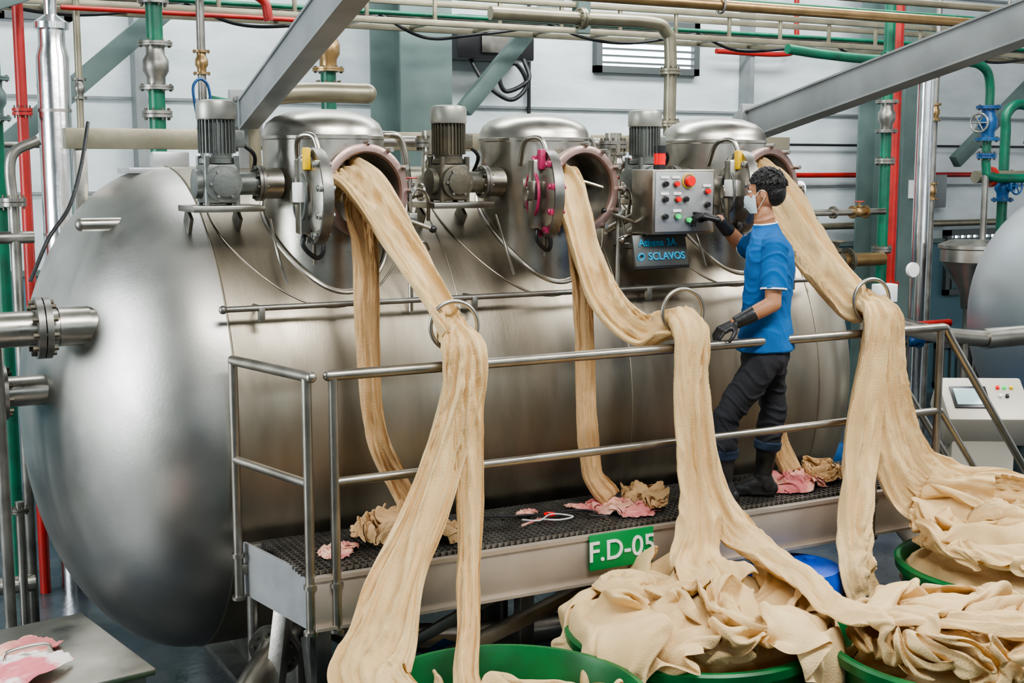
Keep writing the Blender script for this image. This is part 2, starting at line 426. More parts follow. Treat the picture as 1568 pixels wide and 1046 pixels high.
b.tube([(5.75,11.7,3.9),(5.85,11.55,3.65),(6.1,11.5,3.5),(6.28,11.5,3.65),(6.15,11.5,3.85),(5.98,11.5,3.74),(6.05,11.5,3.58),(6.3,11.5,3.7),(6.3,11.6,3.9)],.022,BLKR)
b.cyl((6.55,11.95,4.6),(6.55,11.95,2.6),.02,BLKP); b.finish("wall_junction_box")
b=Bd(); b.cyl((9.5,11.9,2.75),(15,11.9,2.75),.03,REDP)
b.tube([(9.9,11.8,5.5),(9.9,11.8,4.6),(9.9,11.8,4.2),(9.7,11.8,4.1),(8.8,11.8,4.1)],.03,REDP); b.finish("red_wall_pipe")
b=Bd(); b.cyl((9.8,11.9,2.15),(15,11.9,2.15),.04,OLIV); b.cyl((7,11.93,3.1),(15,11.93,3.1),.015,BLKP)
b.cyl((11.6,11.93,2.1),(11.6,11.93,3.9),.015,BLKP); b.box((9.0,11.9,3.0),(.12,.12,.18),GRY); b.box((12.2,11.9,2.55),(.35,.15,.4),GRY,bev=.01); b.finish("wall_conduit")
b=Bd(); b.tube([(2.3,9.4,4.8),(2.32,9.4,4.2),(2.42,9.4,4.1),(2.7,9.4,4.12),(2.95,9.4,4.05),(3.0,9.4,3.9)],.035,REDP); b.flange((2.7,9.4,4.12),(1,0,0),.06,REDP,.012); b.finish("red_loop_pipe")

def riser(name,x,y,r,mat,z0,z1,valves=(),vm=None,flz=(),wheel=None):
    b=Bd(); b.cyl((x,y,z0),(x,y,z1),r,mat,seg=20)
    for z in valves: b.valve((x,y,z),(0,0,1),r*1.25,vm or STLD,wheel,BLUP)
    for z in flz: b.flange((x,y,z),(0,0,1),r*1.8,vm or mat)
    b.finish(name)
riser("red_riser_pipe",1.22,9,.035,REDP,0,6.95,flz=(3.2,))
riser("green_riser_pipe",1.10,9.4,.05,GRNP,0,6.95,(3.3,),GGRN,(3.9,2.6))
riser("green_riser_pipe",2.08,9,.055,GRNP,0,6.95,(3.52,),STLD,(3.95,3.2))
riser("green_riser_pipe",3.30,9,.055,GRNP,0,6.95,(3.68,),BRZ,(3.95,3.42))
riser("green_riser_pipe",8.63,9,.05,GRNP,0,6.95,(3.3,),STLD,(2.1,2.9))
riser("red_riser_pipe",8.93,9.2,.05,REDP,0,6.95,flz=(1.75,3.9))
riser("clad_riser_pipe",9.10,9.0,.075,ALU,0,3.75,flz=(3.7,))
riser("green_riser_pipe",11.9,9.5,.035,GRNP,0,6.95)
riser("steel_riser_pipe",2.55,9.6,.03,STLD,0,6.95,(3.6,),BRZ,(3.1,))
riser("steel_riser_pipe",1.72,9.8,.025,OLIV,0,6.95,(3.4,),STLD,())
riser("steel_riser_pipe",10.15,9.9,.03,STLD,0,6.95,(2.6,3.4),BRZ,())
b=Bd(); b.tube([(2.6,9.6,3.35),(2.75,9.5,3.32),(2.95,9.5,3.34),(3.1,9.5,3.5),(3.12,9.5,3.75)],.018,GRNP); b.tube([(2.4,9.2,3.2),(2.38,9.2,3.4),(2.45,9.2,3.45),(2.5,9.2,3.3),(2.5,9.2,2.6)],.010,BLUP)
b.cyl((1.6,9.7,3.95),(3.4,9.7,3.95),.018,REDP); b.cyl((1.0,9.7,3.0),(2.6,9.7,3.0),.022,STLD); b.finish("small_bore_pipework")
b=Bd()
b.lathe([(.105,0),(.105,3.55),(.085,3.62),(.085,3.72),(.11,3.73),(.11,3.77),(.04,3.82),(.04,3.95)],(1.42,9,0),(0,0,1),ALU,28)
for z in (.8,1.6,2.4,3.2): b.cyl((1.42,9,z),(1.42,9,z+.02),.108,STL,seg=28)
b.finish("clad_duct")
b=Bd(); b.tube([(7.3,8.8,3.83),(7.7,8.8,3.80),(8.3,8.8,3.78),(9.3,8.8,3.80),(9.6,8.8,3.76),(9.70,8.8,3.6),(9.70,8.8,3.2),(9.70,8.8,2.85),(9.8,8.8,2.75),(10.4,8.8,2.74)],.042,GRNP,16,90)
b.valve((9.70,8.8,3.25),(0,0,1),.07,BLUP,(-1,-.3,0),STLD); b.flange((9.7,8.8,2.95),(0,0,1),.09,BLUP); b.flange((8.4,8.8,3.785),(1,0,0),.07,GRNP)
b.cyl((9.70,8.8,2.8),(9.70,8.8,0),.03,STLD); b.finish("green_branch_pipe")
b=Bd()
b.cyl((7.0,8.9,2.02),(8.55,8.9,2.02),.06,BRZ); b.flange((7.5,8.9,2.02),(1,0,0),.1,MOTD); b.valve((8.0,8.9,2.02),(1,0,0),.065,MOTD,(0,0,1),MOTD)
b.tube([(7.0,8.9,2.02),(6.7,8.9,2.05),(6.6,8.85,2.3),(6.55,8.8,2.62)],.05,STLD); b.cyl((7.2,8.9,0),(7.2,8.9,2.0),.03,STLD)
b.box((6.95,8.7,2.66),(.3,.2,.12),GRNP,bev=.01); b.cyl((7.15,8.7,2.66),(7.4,8.7,2.66),.07,WHT); b.box((6.7,8.7,2.72),(.12,.15,.2),WHT,bev=.01); b.cyl((6.9,8.7,2.6),(6.9,8.7,2.0),.025,STL)
b.tube([(7.0,8.7,2.5),(7.15,8.65,2.4),(7.4,8.7,2.3),(7.5,8.8,2.12)],.035,STL); b.flange((7.3,8.68,2.34),(.8,0,-.4),.06,STL,.012)
b.cyl((6.9,8.85,2.45),(8.5,8.85,2.45),.03,STL); b.flange((7.9,8.85,2.45),(1,0,0),.055,STL,.012); b.valve((8.2,8.85,2.45),(1,0,0),.035,BRZ,(0,0,1),REDP)
b.finish("actuated_valve_line")
b=Bd()
b.lathe([(.08,0),(.10,.15),(.26,.42),(.28,.44),(.28,.55),(.30,.56),(.30,.59),(.2,.63),(0,.64)],(9.35,8.6,1.55),(0,0,1),STL,32); b.cyl((9.35,8.6,0),(9.35,8.6,1.56),.06,STL)
b.finish("dosing_hopper")
b=Bd(); b.box((8.25,8.55,1.75),(.2,.12,.16),WHT,bev=.01); b.cyl((8.25,8.6,0),(8.25,8.6,1.7),.03,STLD); b.lathe([(.06,0),(.065,.01),(.065,.04),(0,.045)],(8.5,8.5,1.95),(0,-1,0),WHT,24); b.cyl((8.5,8.5,1.95),(8.5,8.5,0),.012,STL)
b.cyl((8.0,8.5,1.45),(9.0,8.5,1.45),.035,REDP); b.cyl((8.0,8.55,1.3),(9.2,8.55,1.3),.03,STLD); b.valve((8.6,8.55,1.3),(1,0,0),.04,BLUP,(0,0,1),BLUP); b.finish("pressure_gauge_stand")
b=Bd(); b.beam((-.5,8.6,3.25),(3.0,8.6,4.6),.08,.12,GGRN); b.finish("cross_brace")
def manifold(ox,oy,mat1,mat2,seed,n=3):
    rng=random.Random(seed); b=Bd()
    for i in range(n):
        x=ox+i*.42; z1=3.1+rng.random()*.8
        b.cyl((x,oy,0),(x,oy,z1),.05,mat1); b.valve((x,oy,z1-.55),(0,0,1),.065,mat2,(0,-1,0),mat2)
        b.valve((x,oy,1.6-i*.1),(0,0,1),.06,STLD,(0,-1,0),REDP)
        b.tube([(x,oy,z1),(x,oy,z1+.15),(x+.12,oy,z1+.25),(x+.3,oy,z1+.25)],.05,mat1)
    b.cyl((ox-.3,oy-.15,2.0),(ox+1.6,oy-.15,2.0),.06,STLD); b.cyl((ox-.3,oy-.2,1.1),(ox+1.6,oy-.2,1.1),.08,STL)
    b.cyl((ox-.5,oy-.1,2.75),(ox+1.6,oy-.1,2.75),.06,OLIV); b.flange((ox-.3,oy-.1,2.75),(1,0,0),.1,REDP)
    b.flange((ox+.2,oy-.15,2.0),(1,0,0),.11,STLD)
    return b
manifold(10.5,9.3,GRNP,BLUP,1).finish("valve_manifold")
b=Bd()
for i in range(4):
    x=6.6+i*.45; y=9.6
    b.cyl((x,y,0),(x,y,2.5+.3*(i%2)),.03,(STLD,BRZ,GRNP,STLD)[i]); b.valve((x,y,1.9+.12*i),(0,0,1),.045,(BRZ,STLD,BLUP,STLD)[i],(0,-1,0),REDP)
b.cyl((6.4,9.55,1.35),(8.3,9.55,1.35),.05,STLD); b.cyl((6.4,9.6,2.3),(8.3,9.6,2.3),.04,STL); b.finish("valve_manifold")
b=Bd()
for i in range(5):
    x=6.2+i*.42; y=8.35+.12*(i%2)
    b.lathe([(.13,0),(.13,.28),(.10,.32),(.0,.33)],(x,y,.35),(1,0,0),BLUP,20); b.box((x+.1,y,.14),(.42,.25,.28),BLUP,bev=.01)
    b.cyl((x,y,.4),(x,y,1.0),.04,STLD); b.flange((x,y,.85),(0,0,1),.08,STLD)
b.finish("pump_set")
b=Bd()
for i in range(6):
    x=6.35+i*.28; y=5.55+.22*(i%3); b.tube([(x,y,0),(x,y,.3+.1*(i%2)),(x+.1,y+.1,.45),(x+.3,y+.15,.45)],.03,(BLUP,STLD,STL)[i%3])
b.box((6.8,5.8,.12),(.5,.3,.24),BLUP,bev=.02); b.valve((6.6,5.5,.3),(1,0,0),.05,STLD,(0,0,1),BLUP); b.finish("floor_pipework")
b=Bd()
pr=[]
for i in range(25):
    t=math.pi/2*i/24; pr.append((1.12*math.sin(t),.68-.68*math.cos(t)))
pr.append((1.12,4.0)); b.lathe(pr,(8.30,7.0,1.62),(1,0,0),M("far_vessel_steel",(.62,.64,.66),1,.42),64)
b.cyl((7.5,6.75,1.60),(8.5,6.75,1.60),.075,STL,seg=24); b.flange((8.05,6.75,1.60),(1,0,0),.12,STL,.018)
b.tube([(7.5,6.75,1.60),(7.1,6.78,1.65),(6.7,6.85,1.75),(6.4,6.9,1.9)],.06,STL); b.cyl((7.3,6.75,1.6),(7.3,6.75,0),.03,STLD)
b.box((10.3,7,.28),(.3,1.2,.56),GRY)
b.finish("background_pressure_vessel")
b=Bd(); Rz=Matrix.Rotation(math.radians(-30),3,'Z')
b.box((6.85,6.2,.55),(.42,.36,1.1),BEIG,Rz,.02)
R2=Rz@Matrix.Rotation(math.radians(35),3,'X'); cc=V((6.83,6.14,1.22))
b.box(cc,(.56,.40,.26),BEIG,R2,.02)
def onpan(u,v,sz,mat): b.box(cc+R2@V((u,v,.135)),sz,mat,R2,.003)
onpan(-.1,.0,(.24,.2,.012),BLKP); onpan(-.1,.0,(.2,.15,.02),M("screen",(.35,.5,.5),0,.2))
for i in range(5): onpan(.1+.045*(i%3),.09-.08*(i//3),(.022,.022,.03),(RED,GRNL,YEL,WHT,BLKP)[i])
b.finish("control_console")

# ------------------------------------------------------------------ main vessel
YV,ZV,RV=7.1,1.55,1.3; XL,XR,HD=1.665,5.12,.774
b=Bd()
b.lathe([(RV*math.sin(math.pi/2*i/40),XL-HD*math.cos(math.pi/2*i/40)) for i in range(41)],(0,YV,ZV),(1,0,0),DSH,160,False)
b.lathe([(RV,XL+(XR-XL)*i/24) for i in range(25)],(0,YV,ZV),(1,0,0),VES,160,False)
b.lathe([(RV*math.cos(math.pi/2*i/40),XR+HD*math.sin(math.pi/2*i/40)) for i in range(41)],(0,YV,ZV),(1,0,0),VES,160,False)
for x,r in ((XL,.006),(2.86,.004),(3.82,.004),(XR,.006)):
    b.ring((x,YV,ZV),(1,0,0),RV,r,VES,140,8)
b.lathe([(RV-.01,0),(RV+.014,.004),(RV+.014,.05),(RV-.01,.054)],(4.78,YV,ZV),(1,0,0),STLD,140,False)
TX=[2.28,3.49,4.70]; TY=6.31
def vz(y): return ZV+math.sqrt(max(0,RV*RV-(y-YV)**2))
PZ=2.725
for k,xt in enumerate(TX):
    b.lathe([(.302,0),(.302,.98),(.306,.985),(.306,1.0),(.302,1.005),(.298,1.03),(.28,1.065),(.24,1.095),(.17,1.12),(.09,1.132),(0,1.135)],(xt,TY,2.0),(0,0,1),STL,64)
    b.tube([(xt+.312*math.cos(t),TY+.312*math.sin(t),vz(TY+.312*math.sin(t))) for t in [2*math.pi*i/72 for i in range(72)]],.012,STL,8,closed=True)
    b.tube([(xt-.08+.50*math.cos(t),TY+.05+.40*math.sin(t),vz(TY+.05+.40*math.sin(t))) for t in [2*math.pi*i/72 for i in range(72)]],.006,VES,8,closed=True)
    n=V((.10,-1,.02)).normalized(); c=V((xt+.0,TY,PZ))
    b.lathe([(.19,.0),(.19,.40),(.215,.405),(.215,.43)],c,n,STL,48,False)
    b.lathe([(.215,.425),(.224,.43),(.224,.465),(.21,.472),(.188,.472),(.180,.462),(.180,.44)],c,n,GSK,56,False)
    b.lathe([(.182,.46),(.178,.40),(.178,.1)],c,n,STLD,48,False)
    b.lathe([(.178,.12),(0,.12)],c,n,DARK,48,False)
    for i in range(7):
        q=-1.5+i*.5; p=c+n*.45+V((math.cos(q)*.232,0,math.sin(q)*.232)); b.cyl(p-n*.03,p+n*.03,.012,STL,seg=8)
    dn=V((-1,(.06,.22,.34)[k],0)).normalized(); dc=V((xt-.262,5.70,PZ-.01)); wm=(MOT,PINK,MOT)[k]
    _,uu,ww=frame(dn)
    b.lathe([(.0,-.022),(.20,-.022),(.213,-.012),(.213,.012),(.20,.02),(.15,.04),(.08,.052),(.0,.056)],dc,dn,STL,48)
    b.lathe([(.20,-.024),(.218,-.024),(.222,.0),(.218,.024),(.20,.024)],dc,dn,STLD,48,False)
    for i in range(10):
        q=2*math.pi*i/10+.2; e=uu*math.cos(q)+ww*math.sin(q); b.cyl(dc+e*.195-dn*.035,dc+e*.195+dn*.05,.013,wm,seg=8); b.box(dc+e*.20+dn*.03,(.03,.03,.03),STL if k!=1 else PINK,bev=.004)
    b.box(dc+dn*.06,(.05,.10,.34),STL,Matrix((dn,dn.cross(V((0,0,1)))*-1,V((0,0,1)))).transposed(),.01)
    b.ring(dc+dn*.075,dn,.11,.008,wm,32,8)
    b.cyl(dc+dn*.05,dc+dn*.11,.035,STL,seg=16)
    b.box(dc+V((.03,.19,0)),(.07,.12,.16),STL,bev=.01); b.cyl(dc+V((.03,.2,-.12)),dc+V((.03,.2,.12)),.018,STL,seg=12)
    b.box(dc+dn*.09+V((0,-.05,.02)),(.05,.07,.09),WHT if k!=1 else STL,bev=.006); b.box(dc+dn*.06+V((0,-.06,.17)),(.03,.04,.10),YEL if k!=1 else PINK,bev=.006)
    b.tube([dc+V((-.05,0,-.14)),dc+V((-.07,-.02,-.22)),dc+V((-.0,.0,-.28)),dc+V((.05,.05,-.24)),dc+V((.05,.12,-.1))],.011,BLKR)
    b.cyl(dc+V((-.01,.0,-.20)),dc+V((-.01,.0,-.31)),.009,MOTD,seg=8)
    b.tube([(xt-.22,TY-.25,2.86),(xt-.26,TY-.38,2.98),(xt-.22,TY-.47,2.99),(xt-.2,5.80,2.90)],.013,STL)
    vx=xt+.30; vy=5.92
    b.cyl((vx,vy,2.14),(vx,vy,2.78),.012,STL,seg=10); b.cyl((vx-.02,vy,2.72),(vx-.2,vy+.08,2.78),.012,STL,seg=10)
    b.cyl((vx-.12,vy-.05,2.62),(vx+.10,vy-.05,2.545),.011,STL,seg=10); b.ell((vx+.10,vy-.05,2.545),.02,.02,.02,BLKP); b.ell((vx-.12,vy-.05,2.62),.016,.016,.016,BLKP)
    b.cyl((vx+.02,vy-.03,2.5),(vx-.02,vy-.03,2.68),.009,STL,seg=8); b.box((vx,vy-.01,2.6),(.05,.06,.05),STL,bev=.006)
    b.tube([(vx,vy,2.70),(vx+.06,vy+.05,2.74),(vx+.14,vy+.1,2.70),(vx+.18,vy+.18,2.58)],.010,STL)
    b.tube([(vx,vy,2.46),(vx+.07,vy-.0,2.48),(vx+.12,vy+.05,2.44)],.010,STL); b.ell((vx+.02,vy-.01,2.46),.022,.022,.022,STL)
    b.valve((vx-.02,vy+.15,2.76),(0,1,0),.03,STL,(0,0,1),BLKP); b.valve((vx+.1,vy+.22,2.72),(1,0,0),.028,STL,(0,0,1),REDP)
    b.tube([(xt-.36,vy+.15,2.60),(xt-.37,vy+.02,2.45),(xt-.33,vy,2.30)],.007,STL)
    b.cyl((xt-.42,6.75,2.75),(xt-.42,6.75,3.05),.05,STL); b.flange((xt-.42,6.75,2.98),(0,0,1),.085,STLD)
b.cyl((1.62,5.86,2.2),(5.1,5.86,2.2),.014,STLD,seg=12)
for x in (1.62,5.1): b.ell((x,5.86,2.2),.02,.02,.02,STLD)
for x in (1.8,2.9,3.95,4.9): b.cyl((x,5.86,2.2),(x,6.02,2.2),.011,STLD,seg=8); b.box((x,5.86,2.17),(.03,.03,.07),STLD,bev=.004)
b.beam((1.2,7.35,3.0),(6.1,7.35,3.0),.1,.11,OLIV); b.beam((1.28,7.35,2.95),(1.28,7.35,2.5),.06,.06,STL)
for x in (2.0,4.0,5.6): b.beam((x,7.35,2.95),(x,7.2,2.8),.08,.1,STLD)
b.tube([(2.12,7.0,2.8),(2.12,7.0,3.12),(2.2,6.95,3.22),(2.4,6.9,3.25),(2.72,6.85,3.25)],.055,OLIV,16); b.ell((2.73,6.85,3.25),.06,.056,.056,OLIV); b.ell((2.2,6.95,3.3),.05,.05,.05,BRZ)
b.beam((1.45,7.1,2.83),(1.95,7.1,2.83),.3,.03,PLATE); b.box((1.7,7.1,2.87),(.2,.04,.12),PLATE,bev=.01)
for k in range(2):
    x0=TX[k]+.35; b.tube([(x0,6.8,2.8),(x0,6.75,3.0),(x0+.1,6.6,3.02),(x0+.2,6.6,2.98),(x0+.25,6.6,2.7)],.02,STL); b.cyl((x0-.1,6.95,2.99),(x0+.5,6.95,2.99),.035,STLD); b.flange((x0+.2,6.95,2.99),(1,0,0),.06,STLD,.012)
    b.valve((x0+.38,6.6,2.86),(0,0,1),.03,STL,(1,-.3,0),REDP); b.cyl((x0+.38,6.6,2.7),(x0+.38,6.6,2.98),.015,STL)
b.cyl((1.2,6.4,2.1),(-2.5,6.4,2.1),.083,STL,seg=32); b.flange((.91,6.4,2.1),(1,0,0),.145,STLD,.028,10)
b.cyl((1.12,6.4,2.1),(.98,6.4,2.1),.092,STL,seg=32)
b.cyl((1.0,6.7,1.76),(-2.5,6.7,1.76),.075,STL,seg=28); b.flange((.74,6.7,1.76),(1,0,0),.135,STLD,.026,10)
b.cyl((1.34,6.6,2.57),(1.14,6.6,2.57),.033,STL); b.ell((1.14,6.6,2.57),.03,.033,.033,STLD)
b.tube([(1.3,7.2,3.08),(1.22,7.0,2.85),(1.12,6.8,2.65),(1.0,6.7,2.5),(.9,6.65,2.3)],.010,BLKR)
b.tube([(1.0,7.9,2.35),(1.0,7.9,2.6),(1.0,7.9,2.9),(1.15,7.9,3.0)],.03,STLD); b.flange((1.0,7.9,2.65),(0,0,1),.07,STLD); b.cyl((.3,7.9,2.45),(1.1,7.9,2.45),.035,STLD); b.flange((.8,7.9,2.45),(1,0,0),.07,STLD); b.cyl((1.0,7.9,0),(1.0,7.9,2.4),.03,STLD)
b.cyl((.72,6.55,0),(.72,6.55,2.05),.028,STLD); b.cyl((.62,6.75,0),(.62,6.75,1.7),.02,STL)
for x in (2.1,4.7):
    b.box((x,YV,.22),(.14,1.9,.44),STLD,bev=.01); b.box((x,YV,.02),(.4,2.0,.04),STLD)
    b.beam((x,5.95,.0),(x,6.2,.8),.1,.1,STLD)
b.cyl((1.75,5.95,0),(1.75,5.95,1.0),.03,STLD); b.cyl((3.4,6.7,.12),(3.4,6.7,.5),.12,STL)
vessel=b.finish("dyeing_vessel",ang=32)

b=Bd()
b.cyl((1.35,5.22,.40),(1.9,5.85,.66),.075,STL,seg=24); b.flange((1.78,5.71,.605),(.65,.75,.3),.125,STLD,.02,10); b.cyl((1.4,5.28,.4),(1.4,5.28,0),.04,STLD)
b.tube([(1.9,5.85,.66),(2.1,6.0,.62),(2.4,6.05,.45),(3.2,6.0,.35),(4.5,6.0,.30),(4.6,6.0,0)],.075,STL,20)
b.cyl((1.2,5.95,.25),(2.8,5.8,.25),.04,STLD); b.cyl((1.0,5.98,.12),(1.9,5.9,.12),.05,STL)
b.valve((1.15,5.95,.3),(1,0,0),.05,STLD,(0,0,1),BLUP)
b.beam((1.62,5.45,.0),(1.80,5.62,.86),.07,.07,STLD); b.beam((1.9,5.25,.45),(3.4,5.3,.85),.06,.06,STLD); b.beam((1.7,5.25,.3),(2.6,5.5,.55),.12,.05,BLUP)
b.finish("drain_pipework")
b=Bd()
for i in range(5):
    x=.05+i*.22; b.cyl((x,7.75+.15*(i%2),0),(x,7.75+.15*(i%2),.7+.25*(i%3)),.025,STLD if i%2 else STL); b.flange((x,7.75+.15*(i%2),.5+.1*i),(0,0,1),.05,STLD,.012)
b.cyl((-.5,7.8,.45),(1.0,7.8,.45),.05,STL); b.cyl((-.5,7.4,.2),(.8,7.4,.2),.05,STLD); b.box((.3,7.3,.1),(.3,.2,.2),BLUP,bev=.02); b.box((.55,7.0,.06),(.2,.3,.12),WHT,bev=.02)
b.tube([(.2,6.6,.05),(.4,6.5,.18),(.6,6.6,.1),(.8,6.4,.2),(.85,6.3,.05)],.03,BLUP)
b.finish("pump_pipework")

for k,xt in enumerate(TX):
    b=Bd(); x,y=xt-.58,6.15; mm=MOTD if k==1 else MOT
    b.beam((x,y+.12,2.655),(x,y-.17,2.655),.34,.03,STL)
    b.beam((x-.12,y+.1,2.63),(x-.12,y+.25,2.40),.02,.1,STLD); b.beam((x+.12,y+.1,2.63),(x+.12,y+.3,2.40),.02,.1,STLD)
    b.box((x,y+.02,2.77),(.17,.17,.19),mm,bev=.02)
    b.lathe([(.085,0),(.085,.03),(.06,.035),(.06,.05),(.04,.055),(0,.055)],(x,y-.065,2.77),(0,-1,0),mm,24)
    for q in range(6):
        t=q*1.047; b.cyl((x+.065*math.cos(t),y-.09,2.77+.065*math.sin(t)),(x+.065*math.cos(t),y-.11,2.77+.065*math.sin(t)),.008,STL,seg=6)
    b.lathe([(.07,0),(.07,.03),(.05,.035),(0,.04)],(x-.085,y+.02,2.77),(-1,0,0),mm,20)
    for dx in (-1,1):
        for dy in (-1,1): b.cyl((x+dx*.07,y+.02+dy*.07,2.66),(x+dx*.07,y+.02+dy*.07,2.90),.014,mm,seg=10)
    b.cyl((x+.08,y+.02,2.77),(x+.2,y+.02,2.77),.055,mm); b.flange((x+.2,y+.02,2.77),(1,0,0),.085,STLD,.014); b.cyl((x+.2,y+.02,2.77),(x+.30,y+.03,2.77),.075,STL,seg=24)
    b.lathe([(.085,0),(.085,.02),(.07,.03),(.07,.05)],(x,y+.02,2.865),(0,0,1),mm,28)
    b.lathe([(.072,0),(.072,.17)],(x,y+.02,2.905),(0,0,1),mm,32)
    for i in range(28):
        t=2*math.pi*i/28; Rz=Matrix.Rotation(t,3,'Z')
        b.box(V((x,y+.02,2.99))+Rz@V((.078,0,0)),(.02,.004,.155),mm,Rz)
    b.lathe([(.092,0),(.094,.005),(.094,.07),(.088,.085),(.06,.092),(0,.093)],(x,y+.02,3.07),(0,0,1),COWL,32)
    b.box((x+.1,y+.04,2.98),(.06,.09,.08),mm,bev=.008)
    b.tube([(x+.13,y+.05,2.96),(x+.2,y+.08,2.9),(x+.22,y+.2,2.8)],.01,BLKR)
    b.finish("electric_motor")

b=Bd()
b.box((4.06,5.80,2.665),(.40,.20,.34),STL,bev=.008)
b.box((4.06,5.697,2.665),(.37,.006,.31),PLATE,bev=.002)
yb=5.69
def btn(x,z,r,mat,d=.02):
    b.cyl((x,yb+.005,z),(x,yb-.006,z),r*1.35,STLD,seg=18); b.cyl((x,yb-.004,z),(x,yb-d,z),r,mat,seg=18)
btn(4.08,2.775,.026,RED,.03); b.cyl((4.08,yb+.002,2.775),(4.08,yb-.004,2.775),.04,YEL,seg=20)
for i,(dx,dz,mt) in enumerate([(-.13,.10,BLKP),(-.06,.10,RED),(.14,.06,RED),(-.13,.02,BLKP),(-.05,.02,RED),(.0,.02,BLKP),(.14,-.01,BLKP),(-.13,-.07,BLKP),(-.05,-.07,GRNL),(.02,-.09,GRNL),(.1,-.09,BLKP)]):
    btn(4.06+dx,2.66+dz,.013,mt,.022)
for dx,dz in ((-.13,.135),(-.06,.135),(.14,.09),(-.05,.05),(-.13,.05),(-.05,-.04)): b.box((4.06+dx,yb,2.66+dz),(.05,.004,.014),WHT)
b.cyl((3.97,5.80,2.83),(3.97,5.80,2.86),.034,BLKP); b.cyl((3.97,5.80,2.86),(3.97,5.80,2.92),.031,RED); b.cyl((3.97,5.80,2.92),(3.97,5.80,2.96),.034,BLKP)
b.cyl((4.06,5.9,2.6),(4.06,6.25,2.45),.035,STL); b.cyl((3.95,5.9,2.62),(3.9,6.2,2.5),.02,STL)
for i in range(4): b.tube([(3.92+i*.09,5.85,2.5),(3.92+i*.09,5.95,2.42),(3.9+i*.09,6.12,2.42)],.01,BLKP)
ctrl=b.finish("control_box")
b=Bd(); RX=Matrix.Rotation(math.radians(-14),3,'X')
b.box((3.98,5.80,2.405),(.34,.02,.17),PLT,RX,.004); b.box((3.98,5.90,2.43),(.3,.18,.02),STL); b.box((3.98,5.78,2.316),(.34,.03,.012),BLKP,RX)
npl=b.finish("name_plate")
tr=(math.radians(90-14),0,0)
text("Athena 3A",(3.96,5.796,2.447),.055,CYAN,npl,"plate_lettering",tr,.003); text("SCLAVOS",(4.010,5.779,2.375),.056,CYAN,npl,"plate_lettering",tr,.003)
bb=Bd(); bb.ring((3.845,5.777,2.375),V((0,-1,-.25)),.018,.006,CYAN,24,8); bb.finish("logo_ring",npl)

for x,w_,h_ in ((2.09,.10,.15),(5.52,.13,.18)):
    b=Bd(); p0=V((x,6.95,3.13)); d=V((-.126,-1,.17)); p1=p0+d*5.5
    b.ibeam(p0,p1,w_,h_,GRY); b.beam(p0,p1,w_*.8,h_*.96,GRY)
    b.box(p0+V((0,.05,-.02)),(.18,.03,.3),GRY,bev=.004); b.beam(p0+V((0,.08,.05)),p0+V((0,.35,-.15)),.12,.12,GRY); b.beam(p0+V((.0,.02,.1)),p0+V((.0,.02,-.35)),.1,.03,GRY)
    for i in range(4): b.cyl(p0+V((-.06+.12*(i%2),.02,-.08+.16*(i//2))),p0+V((-.06+.12*(i%2),.08,-.08+.16*(i//2))),.012,STLD,seg=6)
    b.beam(p1,V((p1.x,p1.y,6.96)),.12,.12,GRY)
    b.finish("gantry_arm")

# ------------------------------------------------------------------ platform
b=Bd()
b.box((3.615,5.165,.995),(3.67,.05,.23),BEAMM,bev=.006); b.box((3.615,5.14,1.105),(3.67,.02,.018),BEAMM); b.box((3.615,5.14,.885),(3.67,.04,.014),BEAMM)
b.box((3.57,5.78,.995),(3.76,.05,.23),STLD,bev=.006)
b.beam((1.78,5.15,.995),(1.67,5.79,.995),.014,.25,PLATE,0); b.beam((5.45,5.15,.995),(5.45,5.79,.995),.03,.23,BEAMM,0)
for i in range(6): b.box((2.2+i*.6,5.47,.93),(.06,.58,.08),STLD)
x=1.76
while x<5.43: b.box((x,5.47,1.115),(.006,.58,.022),STLD); x+=.032
for i in range(16): b.box((3.58,5.20+i*.0365,1.118),(3.68,.006,.016),STLD)
for x in (2.0,5.3): b.beam((x,5.7,0),(x,5.7,.9),.08,.08,STLD)
b.beam((2.0,5.7,.35),(2.7,5.25,.86),.05,.05,STLD); b.beam((3.1,5.7,0),(3.1,5.7,.9),.08,.08,STLD)
b.finish("work_platform")
b=Bd()
for i in range(5): b.box((5.6+i*.17,5.47,.95-i*.2),(.2,.55,.02),STLD)
b.beam((5.45,5.2,1.05),(6.4,5.2,.02),.02,.16,BEAMM); b.beam((5.45,5.76,1.05),(6.4,5.76,.02),.02,.16,BEAMM)
b.finish("platform_stairs")
b=Bd(); yr=5.12; ZT,ZM=1.98,1.52
b.tube([(1.86,yr+.02,ZT),(5.40,yr+.02,ZT)],.0235,RAILM,18,smooth=False); b.ell((1.86,yr+.02,ZT),.024,.0235,.0235,RAILM)
b.tube([(1.88,yr+.02,ZM),(5.40,yr+.02,ZM)],.020,RAILM,16,smooth=False)
for x in (1.88,2.5,3.72,4.93,5.38):
    b.cyl((x,yr+.02,.86),(x,yr+.02,ZT),.021,RAILM); b.cyl((x,yr+.02,.86),(x,yr+.02,.875),.034,RAILM); b.cyl((x,yr+.02,1.06),(x,yr+.02,1.08),.03,RAILM)
sA=V((1.77,5.16,0)); sB=V((1.63,5.76,0))
def up(p,z): return V((p.x,p.y,z))
b.tube([up(sA,ZT)+V((.03,-.10,0))*0.3,up(sB,ZT)],.0235,RAILM,18,smooth=False); b.ell(up(sA,ZT)+V((.01,-.03,0)),.024,.024,.024,RAILM); b.ell(up(sB,ZT),.0235,.0235,.0235,RAILM)
b.tube([up(sA,ZM),up(sB,ZM)],.020,RAILM,16,smooth=False)
